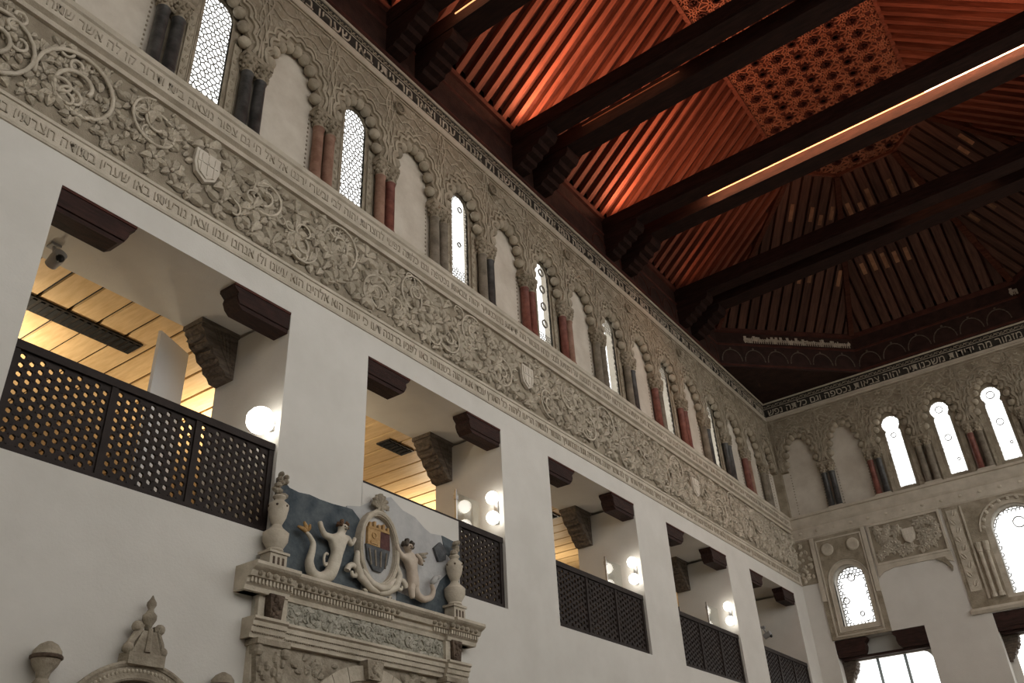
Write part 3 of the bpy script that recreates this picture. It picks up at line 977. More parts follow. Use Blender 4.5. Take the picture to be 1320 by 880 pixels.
BRK = {f: carved_bracket(f).mesh('bracket', WOODG) for f in (False, True)}
t = thing('carved_bracket', 'grey carved bracket in the end wall opening nearest the corner', 'bracket', ME @ T(EA[0], 5.03, -.28))
put('bracket', BRK[False], t, ME @ T(EA[0], 5.03, -.28) @ SCL(.6, .9, 1))
t = thing('carved_bracket', 'grey carved bracket in the end wall opening under the large window', 'bracket', ME @ T(EB[0], 5.03, -.28))
put('bracket', BRK[False], t, ME @ T(EB[0], 5.03, -.28) @ SCL(.6, .9, 1))

# ------------------------------------------------------------------ gallery openings
# lattice panel of the balustrades
PWD, PHT = .80, .80


def lattice_panel():
    m = MB(); nx, ny = 10, 10
    cx, cy = PWD / nx, PHT / ny
    r_ = .0265
    for i in range(nx):
        for j in range(ny + (1 if i % 2 else 0)):
            y0 = j * cy - (cy / 2 if i % 2 else 0); y1 = y0 + cy; x0 = i * cx; x1 = x0 + cx
            c = ((x0 + x1) / 2, (y0 + y1) / 2)
            ya, yb = max(y0, 0), min(y1, PHT)
            if yb - ya < cy * .9:
                m.box(x0, x1, ya, yb, -.012, .012); continue
            hx = [(c[0] + r_ * math.cos(PI / 6 + q * PI / 3), c[1] + r_ * math.sin(PI / 6 + q * PI / 3)) for q in range(6)]
            vs = [(x0, y0), (x1, y0), (x1, y1), (x0, y1)] + hx
            tri = tessellate_polygon([[Vector((p[0], p[1], 0)) for p in vs[:4]], [Vector((p[0], p[1], 0)) for p in hx]])
            n = len(vs)
            V = [(p[0], p[1], .012) for p in vs] + [(p[0], p[1], -.012) for p in vs]
            F = [tuple(t_) for t_ in tri] + [tuple(k + n for k in reversed(t_)) for t_ in tri]
            F += [(4 + q, 4 + (q + 1) % 6, 4 + (q + 1) % 6 + n, 4 + q + n) for q in range(6)]
            m.add(V, F)
    # turned bosses between the holes
    for i in range(nx - 1):
        for j in range(ny):
            m.ball(((i + 1) * cx, (j + .5 - .25) * cy + .0, .012), (.012, .012, .008), 5, 3)
    return m.mesh('lattice_panel', LATT, False, False)


LPAN = lattice_panel()
RAIL_Z = 5.475
names = ['first gallery opening from the left', 'second gallery opening, above the portal', 'third gallery opening', 'fourth gallery opening', 'fifth gallery opening, next to the corner']
for i, (a, b) in enumerate(OPEN):
    nm = names[i]
    # balustrade
    W = ML @ T(a, Z_SILL, -.075)
    t = thing('lattice_balustrade', 'dark wooden lattice balustrade in the %s' % nm, 'balustrade', W, 'lattice balustrades of the gallery')
    Hh = RAIL_Z - Z_SILL
    put('top_rail', MB().box(.005, OW - .005, Hh - .075, Hh, -.04, .04).mesh('top_rail', LATT), t, W)
    put('bottom_rail', MB().box(.005, OW - .005, 0, .06, -.03, .03).mesh('bottom_rail', LATT), t, W)
    pw = (OW - .01 - 4 * .06) / 3
    for q in range(4):
        x = .005 + q * (pw + .06); put('stile', MB().box(x, x + .06, .06, Hh - .075, -.03, .03).mesh('stile', LATT), t, W)
    for q in range(3):
        x = .005 + .06 + q * (pw + .06); put('lattice_panel', LPAN, t, W @ T(x, .06, 0) @ SCL(pw / PWD, (Hh - .135) / PHT, 1))
    # outer corbels
    for f, u_, side in ((False, a, 'left'), (True, b, 'right')):
        W = ML @ T(u_, Z_OT - .265, 0)
        t = thing('wooden_corbel', 'dark wooden corbel at the upper %s of the %s' % (side, nm), 'corbel', W, 'corbel blocks of the gallery openings')
        put('block', CORB[f], t, W)
        m = MB().box(0 if not f else -.76, .76 if not f else 0, .235, .262, -.02, .0)
        put('red_fillet', m.mesh('red_fillet', BOARDR), t, W)
    # inner carved brackets (right hand ones face the camera)
    if i < 4:
        W = ML @ T(b, 6.52, -THK + .31)
        t = thing('carved_bracket', 'weathered carved bracket on the far jamb of the %s' % nm, 'bracket', W, 'carved brackets inside the gallery openings')
        put('bracket', BRK[True], t, W @ SCL(1, 1.02, 1))
    # lamps on the far jamb
    if i < 4:
        zz = [5.70] if i == 0 else [6.02, 5.74]
        W = ML @ T(b, zz[-1], -.11)
        t = thing('wall_lamp', ('single glaring round lamp at the right end of the %s' if i == 0 else 'two stacked bright lamps at the right end of the %s') % nm, 'lamp', W)
        put('bracket', MB().box(-.03, 0, -.06, zz[0] - zz[-1] + .06, -.03, .03).mesh('bracket', STEEL), t, W)
        for z in zz:
            r_ = .145 if i == 0 else .09
            put('globe', MB().ball((0, 0, 0), r_, 14, 9).mesh('globe', BULB, True), t, ML @ T(b - .03 - r_, z, -.10))
            if i > 0: put('arm', MB().tube([(0, 0, 0), (-.06, -.03, .0)], .012, 6).mesh('arm', STEEL), t, ML @ T(b, z + .05, -.11))
        point_light('lamp_light', (-.05, b - .16, zz[0] - .02), 1.0 if i == 0 else .35, (1, .93, .82), .1)
    # glass screens
    if i in (1, 2, 3):
        W = ML @ T(b - .62, 5.40, -.34)
        t = thing('glass_screen', 'clear glass screen with slim post in the %s' % nm, 'glass screen', W, 'glass screens beside the lamps')
        put('pane', MB().box(.02, .52, -.9, .62, -.006, .006).mesh('pane', GLASS), t, W)
        put('post', MB().box(0, .025, -.98, .66, -.014, .014).mesh('post', STEEL), t, W)
        put('clip', MB().box(-.01, .04, .52, .58, -.02, .02).mesh('clip', STEEL), t, W)

# white display board standing in the first gallery opening
W = T(-1.42, 4.66, 4.3) @ Matrix.Rotation(math.radians(22), 4, 'Z')
t = thing('display_board', 'tall white display board inside the first gallery opening', 'board', W)
put('panel', MB().box(-.02, .02, 0, .56, .08, 2.78).mesh('panel', WHITEP), t, W)
put('foot', MB().box(-.2, .2, .05, .51, 0, .08).mesh('foot', STEEL), t, W)


# security cameras
def security_camera(loc, lab):
    W = ML @ T(*loc)
    t = thing('security_camera', lab, 'camera', W)
    put('mount', MB().box(-.05, .05, -.02, .02, -.05, .05).mesh('mount', CAMW), t, W)
    put('arm', MB().tube([(0, 0, 0), (0, -.08, .03), (.02, -.14, .05)], .018, 6).mesh('arm', CAMW), t, W)
    h = put('housing', MB().lathe([(.02, -.10), (.06, -.09), (.068, .0), (.065, .08), (.02, .1)], 12, T(.02, -.18, .07) @ Matrix.Rotation(1.2, 4, 'X')).mesh('housing', CAMW, math.radians(40)), t, W)
    put('lens', MB().ball((.02, -.21, .15), (.045, .045, .03), 10, 6).mesh('lens', CAMB, True), h, W)


security_camera((3.10, 7.10, -.92), 'small security camera under the soffit at the left of the first gallery opening')
security_camera((20.35, 6.30, -.70), 'small dark security camera inside the fifth gallery opening')
# perforated plates and a downlight in the gallery ceiling
for (u, w, s1, s2, lab) in ((3.90, -2.2, 1.9, .30, 'dark perforated ceiling grille seen through the first gallery opening'),
                            (8.95, -1.75, .55, .26, 'dark square ceiling grille seen through the second gallery opening'),
                            (12.9, -1.65, .5, .26, 'dark square ceiling grille seen through the third gallery opening')):
    W = ML @ T(u, 7.20, w)
    t = thing('ceiling_grille', lab, 'grille', W)
    put('plate', MB().box(-s1 / 2, s1 / 2, .012, .034, -s2 / 2, s2 / 2).mesh('plate', METALD), t, W)
    for q in range(int(s1 / .09)):
        put('louvre', MB().box(-s1 / 2 + .03 + q * .09, -s1 / 2 + .08 + q * .09, 0, .012, -s2 / 2 + .03, s2 / 2 - .03).mesh('louvre', BLACK), t, W)
W = ML @ T(8.2, 7.222, -1.75)
t = thing('downlight', 'small round recessed downlight in the plank ceiling of the second opening', 'downlight', W)
put('rim', MB().lathe([(.06, 0), (.06, .013)], 14).mesh('rim', STEEL), t, W)
put('lens', MB().lathe([(.042, -.004), (.042, .0)], 14).mesh('lens', SPOT), t, W)
# unseen floor uplights, added behind the openings to brighten the plank ceiling
for (u, x, p_) in ((3.3, -3.3, 130), (6.9, -2.9, 150), (11.2, -2.9, 65), (15.0, -2.9, 25), (19.4, -3.0, 22)):
    W = T(x, u, 4.3)
    t = thing('uplight', 'unseen added floor uplight standing in the gallery behind the %s' % names[[3.3, 6.9, 11.2, 15.0, 19.4].index(u)], 'lamp', W)
    put('pole', MB().lathe([(.10, 0), (.10, .02), (.015, .03), (.015, 1.9)], 10, Matrix.Rotation(PI / 2, 4, 'X')).mesh('pole', STEEL), t, W)
    put('bowl', MB().lathe([(.02, 1.88), (.10, 1.93), (.14, 1.99), (.13, 1.99), (.02, 1.92)], 14, Matrix.Rotation(PI / 2, 4, 'X')).mesh('bowl', STEEL), t, W)
    area_light('added_uplight_bulb', (x, u, 6.32), (0, 0, 1), .22, .22, p_ * .55, (1, .84, .60))

# ------------------------------------------------------------------ wooden ceiling
ZE, ZA, RUN = 13.5, 16.2, 3.0
SL = (ZA - ZE) / RUN
XI = .10
XA0, XA1 = XI + RUN, WID - XI - RUN
CUT = 2.70
YE = LEN - .10
YB = -4.0
K22 = math.tan(PI / 8)
ceil = struct('ceiling', None, MI, 'steep dark wooden ceiling of rafters with a flat interlace panel')


def slope_face(o, e_, n_, ln, hip0, hip1, hw=.055):
    """o eave start, e_ along the eave, n_ inward; hips cut by K22 per metre at flagged ends"""
    o = Vector(o); e_ = Vector(e_).normalized(); n_ = Vector(n_).normalized()
    P = lambda s, t_, d=0: o + e_ * s + n_ * t_ + Vector((0, 0, SL * t_ + d))
    a0 = K22 * RUN if hip0 else 0; a1 = K22 * RUN if hip1 else 0
    m = MB(); th = .05
    m.add([P(0, 0, .12), P(ln, 0, .12), P(ln - a1, RUN, .12), P(a0, RUN, .12), P(0, 0, .2), P(ln, 0, .2), P(ln - a1, RUN, .2), P(a0, RUN, .2)],
          [(0, 1, 2, 3), (4, 7, 6, 5), (0, 4, 5, 1), (1, 5, 6, 2), (2, 6, 7, 3), (3, 7, 4, 0)])
    put('slope_boarding', m.mesh('slope_boarding', BOARDR), ceil)
    out = []
    k = 0; s = .135
    while s < ln - .05:
        t0 = 0.0
        t1 = RUN
        if hip0: t1 = min(t1, s / K22)
        if hip1: t1 = min(t1, (ln - s) / K22)
        if t1 > .15:
            m = MB()
            q = [P(s - hw, 0, -.03), P(s + hw, 0, -.03), P(s + hw, t1, -.03), P(s - hw, t1, -.03), P(s - hw, 0, .13), P(s + hw, 0, .13), P(s + hw, t1, .13), P(s - hw, t1, .13)]
            c = q[0].copy()
            ax = (q[3] - q[0]).normalized(); ay = e_; az = ax.cross(ay)
            M = Matrix(((ax.x, ay.x, az.x, c.x), (ax.y, ay.y, az.y, c.y), (ax.z, ay.z, az.z, c.z), (0, 0, 0, 1)))
            Mi = M.inverted()
            m.add([Mi @ v for v in q], [(0, 1, 2, 3), (4, 7, 6, 5), (0, 4, 5, 1), (1, 5, 6, 2), (2, 6, 7, 3), (3, 7, 4, 0)])
            out.append((s, t1, m, M))
        s += .27; k += 1
    for hp, s0, sg in ((hip0, 0, 1), (hip1, ln, -1)):
        if hp:
            m = MB(); a = P(s0, 0, -.05); b = P(s0 + sg * K22 * RUN, RUN, -.05)
            m.tube([a, b], .09, 4); put('hip_rafter', m.mesh('hip_rafter', RAFTER), ceil)
    return P, out


def add_rafters(out, mt=None):
    for s, t1, m, M in out: put('rafter', m.mesh('rafter', RAFTER if mt is None else mt), ceil, M)


P1, r1 = slope_face((XI, YB, ZE), (0, 1, 0), (1, 0, 0), LEN - CUT - .05 - YB, False, True)
add_rafters(r1)
P2, r2 = slope_face((WID - XI, YB, ZE), (0, 1, 0), (-1, 0, 0), LEN - CUT - .05 - YB, False, True)
add_rafters(r2)
d45 = math.sqrt(.5)
y1 = LEN - CUT - .05
P3, r3 = slope_face((XI, y1, ZE), (1, 1, 0), (1, -1, 0), (YE - y1) / d45, True, True, .102)
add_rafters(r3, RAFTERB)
xs = XI + (YE - y1)
P4, r4 = slope_face((xs, YE, ZE), (1, 0, 0), (0, -1, 0), WID - 2 * xs, True, True, .102)
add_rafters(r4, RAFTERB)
P5, r5 = slope_face((WID - XI, y1, ZE), (-1, 1, 0), (-1, -1, 0), (YE - y1) / d45, True, True, .102)
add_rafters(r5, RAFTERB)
# pale replacement boards between the rafters of the far slopes
for P, out, rows in ((P3, r3, (.95, 2.15)), (P4, r4, (1.05, 2.2)), (P5, r5, (1.1, 2.0))):
    for row in rows:
        for (s, t1, m, M) in out:
            s2 = s
            if t1 < row + .35 or random.random() < .3: continue
            ln = random.uniform(.18, .34)
            mm = MB(); t0 = row + random.uniform(-.06, .06)
            q = [P(s2 - .05, t0, -.042), P(s2 + .05, t0, -.042), P(s2 + .05, t0 + ln, -.042), P(s2 - .05, t0 + ln, -.042)]
            q += [v + Vector((0, 0, .04)) for v in q]
            mm.add(q, [(0, 1, 2, 3), (4, 7, 6, 5), (0, 4, 5, 1), (1, 5, 6, 2), (2, 6, 7, 3), (3, 7, 4, 0)])
            put('patch_board', mm.mesh('patch_board', PATCH), ceil)

# flat central panel
YA = YE - RUN
ct = CUT + .05 - .1 - RUN * (2 - math.sqrt(2))
poly = [(XA0, YB), (XA1, YB), (XA1, YA - ct), (XA1 - ct, YA), (XA0 + ct, YA), (XA0, YA - ct)]
alm = put('flat_panel', MB().prism([poly], ZA + .06, ZA + .14).mesh('flat_panel', BOARDR), ceil)
m = MB()
for i in range(len(poly)):
    a = poly[i]; b = poly[(i + 1) % len(poly)]
    m.tube([(a[0], a[1], ZA), (b[0], b[1], ZA)], .06, 4)
put('panel_rim', m.mesh('panel_rim', RAFTER), alm)
inp = lambda x, y: inside(poly, x, y)
m = MB(); G = .40; yy0 = 9.0


def clip_line(x0, y0, dx, dy, L_):
    st = []; n = int(L_ / .05); cur = None
    for i in range(n + 1):
        x, y = x0 + dx * i * .05, y0 + dy * i * .05
        if inp(x, y) and y > yy0:
            if cur is None: cur = (x, y)
            last = (x, y)
        elif cur is not None:
            st.append((cur, last)); cur = None
    if cur is not None: st.append((cur, last))
    return st


segs = []
for i in range(-2, 12):
    for q in (0, .14): segs += clip_line(XA0 + .13 + i * G + q, yy0, 0, 1, 11)
for j in range(0, 28):
    for q in (0, .14): segs += clip_line(XA0 - .2, yy0 + .13 + j * G + q, 1, 0, 4)
for i in range(-26, 14):
    for q in (0, .14):
        segs += clip_line(XA0 + i * G + q, yy0, d45, d45, 16); segs += clip_line(XA1 - i * G - q, yy0, -d45, d45, 16)
for a, b in segs:
    L_ = math.dist(a, b)
    if L_ < .08: continue
    an = math.atan2(b[1] - a[1], b[0] - a[0])
    m.box(-L_ / 2, L_ / 2, -.012, .012, ZA + .025, ZA + .065, T((a[0] + b[0]) / 2, (a[1] + b[1]) / 2, 0) @ RZ(an))
put('interlace_strips', m.mesh('interlace_strips', STARW), alm, MI, 'stuff')
cof = MB(); o8 = lambda r_: [(r_ * math.cos(PI / 8 + q * PI / 4), r_ * math.sin(PI / 8 + q * PI / 4)) for q in range(8)]
cof.prism([o8(.105), o8(.085)], -.045, .03)
cof.prism([o8(.086)], -.005, .03)
COF = cof.mesh('coffer', BOARDR)
for j in range(26):
    for i in range(7):
        x = XA0 + .28 + i * G; y = 9.3 + j * G + (G / 2 if i % 2 else 0)
        if inp(x - .2, y) and inp(x + .2, y) and inp(x, y + .2): put('coffer', COF, alm, T(x, y, ZA + .03))

# wooden cornice boards below the rafters
dgn = Vector((1, 1, 0)).normalized()
runs = [((.0, YB), (.0, y1 + .1)), ((.0, y1), (xs - .05, LEN)), ((xs - .1, LEN), (WID - xs, LEN)), ((WID - xs + .05, LEN), (WID, y1)), ((WID, y1 + .1), (WID, YB))]
for i, (a, b) in enumerate(runs):
    a = Vector((a[0], a[1], 0)); b = Vector((b[0], b[1], 0)); L_ = (b - a).length
    ux = (b - a).normalized(); nw = Vector((ux.y, -ux.x, 0))
    M = Matrix(((ux.x, 0, nw.x, a.x), (ux.y, 0, nw.y, a.y), (0, 1, 0, 0), (0, 0, 0, 1)))
    m = MB().box(0, L_, Z_TOP, 13.66, -.06, .03)
    t = struct('trim_%d' % (7 + i), m.mesh('trim_%d' % (7 + i), BOARDD), M, 'dark wooden cornice board below the rafters')
    m = MB().run([(Z_TOP + .03, .03), (Z_TOP + .05, .06), (Z_TOP + .08, .06), (Z_TOP + .10, .03)], 0, L_)
    m.run([(12.98, .03), (13.0, .055), (13.03, .055), (13.05, .03)], 0, L_); m.run([(13.36, .03), (13.38, .08), (13.46, .10), (13.50, .03)], 0, L_)
    put('batten', m.mesh('batten', BOARDR), t, M)
    if i in (1, 2, 0):
        # painted arches on the lower board
        m = MB(); u = .35 if i else LEN - CUT - YB - 6
        while u < L_ - .3:
            m.tube([(u + .27 * math.cos(x), 12.52 + .34 * math.sin(x), .032) for x in [PI * q / 12 for q in range(13)]], .016, 4)
            m.ball((u, 12.9, .03), (.03, .03, .012), 6, 4); u += .62
        put('painted_arches', m.mesh('painted_arches', BOARDR if i == 0 else WOODG), t, M)
    if i in (1, 2):
        # pale carved strip
        m = MB(); rnd = random.Random(9); u = (.8 if i == 1 else 3.9)
        u_end = L_ - .1 if i == 1 else 5.0
        while u < u_end:
            h_ = rnd.uniform(.08, .2); m.box(u, u + .022, 13.08, 13.08 + h_, .03, .042)
            if rnd.random() < .8: m.box(u - .02, u + .05, 13.08 + rnd.uniform(0, .16), 13.11 + rnd.uniform(.0, .14) + .05, .03, .04)
            m.tube([(u + .03 * math.cos(x), 13.17 + .04 * math.sin(x), .036) for x in [q * .8 for q in range(6)]], .009, 4)
            u += .062
        put('carved_inscription', m.mesh('carved_inscription', LETTER), t, M)
# dark soffits filling the corners below the diagonal boards
m = MB().prism([[(0, y1 - .05), (xs + .0, LEN), (0, LEN)]], Z_TOP + .02, Z_TOP + .06)
m.prism([[(WID, y1 - .05), (WID, LEN), (WID - xs, LEN)]], Z_TOP + .02, Z_TOP + .06)
put('corner_soffit', m.mesh('corner_soffit', BOARDD), ceil)
# roof shell above so that no daylight leaks in
m = MB().box(-1.6, WID + 1.6, YB - .5, LEN + 1.2, 16.6, 16.7)
m.box(-.48, 0, YB, LEN + 1, Z_TOP + .05, 16.6); m.box(-1.6, WID + 1.6, LEN, LEN + 1, Z_TOP + .05, 16.6)
m.box(WID, WID + 1.6, YB, LEN + 1, Z_TOP, 16.6)
put('roof_shell', m.mesh('roof_shell', BOARDD), ceil)


# tie beams in pairs
def tie_corbel():
    o = [(0, 0), (.16, .0), (.20, .06), (.30, .07), (.33, .15), (.44, .16), (.47, .25), (.58, .26), (.62, .35), (.74, .37), (.80, .46), (.80, .56), (0, .56)]
    return MB().prism([o], -.16, .16)


TC = tie_corbel()
TCM = TC.mesh('corbel', WOODD)
DYX = -.03
pairs = [(6.58, 'first'), (9.92, 'second'), (13.22, 'third'), (16.60, 'fourth')]
for pi_, (yn, o_) in enumerate(pairs):
    for q, (dy, w_) in enumerate(((0, .34), (.67, .40))):
        W = T(0, yn + dy, 13.05) @ RZ(math.atan(DYX))
        t = thing('tie_beam', '%s dark tie beam of the %s pair from the left across the ceiling' % (('nearer', 'farther')[q], o_), 'beam', W, 'paired tie beams')
        put('beam', MB().box(.02, WID + .1, 0, w_, 0, .35).mesh('beam', WOODD), t, W)
        if q == 0: put('edge_moulding', MB().box(.02, WID, -.008, .02, .06, .09).mesh('edge_moulding', WOODD), t, W)
        put('corbel', TCM, t, W @ Matrix(((1, 0, 0, .03), (0, 0, -1, w_ / 2), (0, 1, 0, -.56), (0, 0, 0, 1))) @ SCL(1, 1, w_ / .34))
        put('corbel', TCM, t, W @ Matrix(((-1, 0, 0, WID), (0, 0, -1, w_ / 2), (0, 1, 0, -.56), (0, 0, 0, 1))) @ SCL(1, 1, w_ / .34))

# LED lines fixed in the gap of the beam pairs and uplight strips lying on the beams
for pi_, (x0, x1, pw_) in enumerate(((.9, 4.0, 12), (1.2, 3.2, 2), (2.2, 8.6, 95), (5.2, 7.0, 1))):
    yn = pairs[pi_][0]
    W = T(0, yn + .655, 13.05) @ RZ(math.atan(DYX))
    lab = '%s glowing line in the gap of the %s tie beam pair' % ('long' if pi_ == 2 else 'short', pairs[pi_][1])
    t = put('light_strip', MB().box(x0, x1, .0, .015, .235, .25).mesh('light_strip', STRIP if pi_ in (0, 2) else mat('unlit_strip_%d' % pi_, (.3, .12, .07), (.35, .15, .09))), None, W, None, lab, 'lamp')
    if pi_ == 2: put('bright_segment', MB().box(6.5, x1 + .02, -.004, .0, .232, .253).mesh('bright_segment', STRIPW), t, W)
    xc = (x0 + x1) / 2
    area_light('strip_light', (xc, yn + .45 + DYX * xc, 13.265), (0, 1, -.3), x1 - x0, .04, pw_, (1, .50, .28))
for i, pl_, pr_ in ((0, 60, 0), (1, 110, 25), (2, 100, 60), (3, 9, 5)):
    yn = pairs[i][0] + .16
    area_light('beam_uplight', (2.0, yn + DYX * 2.0, 13.47), (0, -.42, .8), 3.0, .12, pl_, (1, .40, .22))
    if pr_: area_light('beam_uplight', (7.2, yn + DYX * 7.2, 13.47), (0, -.42, .8), 3.0, .12, pr_, (1, .40, .22))

# ------------------------------------------------------------------ stone portal with painted pediment
PC_ = 6.66
W0 = ML
portal = thing('stone_portal', 'carved Renaissance stone portal with blue painted pediment on the white wall', 'portal', ML @ T(PC_, 0, 0), None)
CT = 4.14


def rp(name, mb, mt, parent=None, smooth=False, label=None):
    return put(name, mb.mesh(name, mt, smooth), parent or portal, ML, None, label)


c0, c1 = 4.98, 8.33
m = MB()
for (a, b, dw) in ((c0 + .04, c1 - .04, 0.0), (c0, c0 + .52, .045), (c1 - .52, c1, .045)):
    d = dw
    m.run([(CT, 0), (CT, .25 + d), (CT - .03, .255 + d), (CT - .05, .235 + d), (CT - .075, .19 + d), (CT - .12, .17 + d), (CT - .125, .13 + d), (CT - .17, .13 + d), (CT - .19, .11 + d), (CT - .23, .10 + d), (CT - .23, 0)], a, b)
cn = rp('cornice', m, PSTONE)
m = MB(); u = c0 + .03
while u < c1 - .03:
    off = .045 if (u < c0 + .5 or u > c1 - .54) else 0
    broken = 6.9 < u < 7.55
    if not broken: m.box(u, u + .022, CT - .168, CT - .125, .12 + off, .155 + off)
    u += .042
rp('dentils', m, PSTONE, cn)['kind'] = 'stuff'
m = MB(); u = c0 + .1
while u < c1 - .05:
    off = .045 if (u < c0 + .5 or u > c1 - .54) else 0
    if not 6.95 < u < 7.5: m.ball((u, CT - .088, .185 + off), (.03, .026, .03), 7, 5)
    u += .085
rp('egg_moulding', m, PSTONED, cn)['kind'] = 'stuff'
# carved frieze
m = MB().box(c0 + .22, c1 - .22, 3.70, CT - .22, 0, .08); fr = rp('frieze', m, FRZ)
m = MB(); rnd = random.Random(12); u = c0 + .50
while u < c1 - .5:
    for q in range(5):
        ln = rnd.uniform(.05, .09); m.mb(LEAF[q % 2], T(u + rnd.uniform(-.03, .03), rnd.uniform(3.73, 3.89), .08) @ RZ(rnd.uniform(0, 6.28)) @ SCL(ln, ln, ln))
    if rnd.random() < .5: m.tube([(u + .05 * math.cos(x), 3.81 + .055 * math.sin(x), .09) for x in [q * .6 for q in range(9)]], .010, 4)
    u += .05
f_ = rp('frieze_carving', m, FRZ, fr, True); f_['kind'] = 'stuff'
for s, u in ((-1, c0 + .37), (1, c1 - .37)):
    m = MB().prism([[(u - .085, 3.92), (u + .085, 3.92), (u + .07, 3.80), (u + .06, 3.70), (u - .06, 3.70), (u - .07, 3.80)]], .06, .17)
    for q in range(7): m.ball((u + rnd.uniform(-.05, .05), 3.73 + q * .027, .17), (.03, .025, .02), 6, 4)
    rp('console', m, TRUST, fr, False, 'dark brown carved console')
    rp('frieze_block', MB().box(u - s * .115 - .04, u - s * .115 + .04, 3.70, 3.92, .06, .13), PSTONE, fr); rp('frieze_block', MB().box(u + s * .12 - .035, u + s * .12 + .035, 3.70, 3.92, .05, .10), PSTONE, fr)
# architrave with beaded fasciae
m = MB()
for (a, b, d) in ((c0 + .16, c1 - .16, 0), (c0 + .13, c0 + .52, .04), (c1 - .52, c1 - .13, .04)):
    m.run([(3.70, 0), (3.70, .14 + d), (3.675, .145 + d), (3.66, .12 + d), (3.62, .12 + d), (3.615, .105 + d), (3.57, .10 + d), (3.56, .085 + d), (3.52, .08 + d), (3.52, 0)], a, b)
ar = rp('architrave', m, PSTONE)
m = MB(); u = c0 + .16
while u < c1 - .16:
    off = .04 if (u < c0 + .52 or u > c1 - .52) else 0
    for z in (3.617, 3.563): m.ball((u, z, .112 + off - (3.617 - z) * .3), .009, 5, 3)
    u += .028
rp('bead_moulding', m, PSTONED, ar)['kind'] = 'stuff'
# arch, spandrels and pilasters down to the floor
AR, ASP = 1.02, 2.42
m = MB().prism([[(PC_ - AR, 0), (PC_ - AR, ASP)] + [(PC_ - AR * math.cos(a), ASP + AR * math.sin(a)) for a in [PI * i / 28 for i in range(29)]] + [(PC_ + AR, 0), (PC_ + AR + .12, 0), (PC_ + AR + .12, 3.53), (PC_ - AR - .12, 3.53), (PC_ - AR - .12, 0)]], 0, .03)
rp('spandrel', m, PSTONED)
for a in range(15):
    a0, a1 = PI * a / 15 + .004, PI * (a + 1) / 15 - .004
    pts = [(PC_ + r_ * math.cos(x), ASP + r_ * math.sin(x)) for r_, xs_ in ((AR - .16, (a0, (a0 + a1) / 2, a1)), (AR + .02, (a1, (a0 + a1) / 2, a0))) for x in xs_]
    m = MB().prism([pts], 0, .085)
    pts2 = [(PC_ + r_ * math.cos(x), ASP + r_ * math.sin(x)) for r_, xs_ in ((AR - .10, (a0, (a0 + a1) / 2, a1)), (AR + .04, (a1, (a0 + a1) / 2, a0))) for x in xs_]
    m.prism([pts2], .085, .11); rp('voussoir', m, PSTONE)
m = MB().prism([[(PC_ - .09, 3.34), (PC_ + .09, 3.34), (PC_ + .12, 3.52), (PC_ - .12, 3.52)]], .05, .17)
for q in range(6): m.ball((PC_ + rnd.uniform(-.06, .06), 3.37 + q * .024, .17), (.03, .024, .02), 6, 4)
rp('keystone', m, PSTONED)
m = MB()
for s in (-1, 1):
    for q in range(26):
        x = rnd.uniform(.45, 1.02); z = rnd.uniform(3.0, 3.48)
        if math.hypot(x, z - ASP) < AR + .08: continue
        ln = rnd.uniform(.07, .12); m.mb(LEAF[q % 2], T(PC_ + s * x, z, .03) @ RZ(rnd.uniform(0, 6.28)) @ SCL(ln, ln, ln))
rp('spandrel_foliage', m, PSTONED, None, True)['kind'] = 'stuff'
for s in (-1, 1):
    u = PC_ + s * 1.30
    m = MB().box(u - .17, u + .17, 0, 3.52, 0, .08); m.box(u - .14, u + .14, 0, 3.05, .08, .11)
    pl = rp('pilaster', m, PSTONE)
    m = MB().box(u - .19, u + .19, 3.47, 3.52, 0, .17); m.box(u - .16, u + .16, 3.12, 3.16, 0, .14)
    m.prism([[(u - .14, 3.16), (u + .14, 3.16), (u + .18, 3.47), (u - .18, 3.47)]], .05, .14)
    for q in range(16): m.ball((u + rnd.uniform(-.14, .14), rnd.uniform(3.2, 3.45), .14), (.035, .045, .03), 6, 4)
    for e_ in (-1, 1): m.ball((u + e_ * .15, 3.42, .15), (.05, .05, .04), 8, 5)
    rp('pilaster_capital', m, PSTONED, pl)
rp('dark_arch_panel', MB().prism([arch_loop(PC_, AR - .15, 0, ASP, 20)], 0, .012), WOODC)  # flat dark panel, shade of an uncut recess put into its colour
m = MB()
for r_ in (.35, .55, .75): m.tube([(PC_ + r_ * math.cos(a), ASP + r_ * math.sin(a), .02) for a in [PI * i / 20 for i in range(21)]], .025, 5)
rp('tympanum_carving', m, WOODG)

# painted plaster behind the figures
wq = .03
P = lambda x, y, w=wq: px(x, y, w)
lo = CT - .02
left = [P(*p) for p in ((362, 616), (368, 620), (374, 628), (386, 634), (400, 637), (413, 643), (430, 649), (446, 653), (455, 656), (464, 668))]
xl = left[0][0]; xm = P(470, 740)[0]
out = [(xl - .02, lo)] + [(7.10, lo)] + [(6.85, 4.75), (6.70, 5.02)] + left[::-1]
rp('blue_ground_left', MB().prism([[(xl - .03, lo), (6.55, lo), (6.55, left[-1][1] - .12)] + left[::-1] + [(xl - .03, left[0][1])]], 0, .022), BLUE, None, False, 'slate blue painted plaster left of the cartouche')
gp = [P(*p) for p in ((466, 652), (480, 645), (505, 640), (520, 657), (536, 666), (548, 680), (556, 687), (572, 690), (590, 700))]
ur = P(593, 700)[0]
rp('grey_ground_right', MB().prism([[(6.3, lo), (ur, lo), (ur, gp[-1][1])] + gp[::-1] + [(6.3, gp[0][1] - .05)]], 0, .018), GREYP, None, False, 'pale grey plaster right of the cartouche')
bl = [P(*p) for p in ((512, 762), (535, 772), (560, 768), (568, 748), (578, 738), (592, 745))]
rp('blue_ground_right', MB().prism([[(bl[0][0], lo), (ur, lo)] + bl[::-1]], .0, .026), BLUE, None, False, 'slate blue paint at the lower right of the pediment')
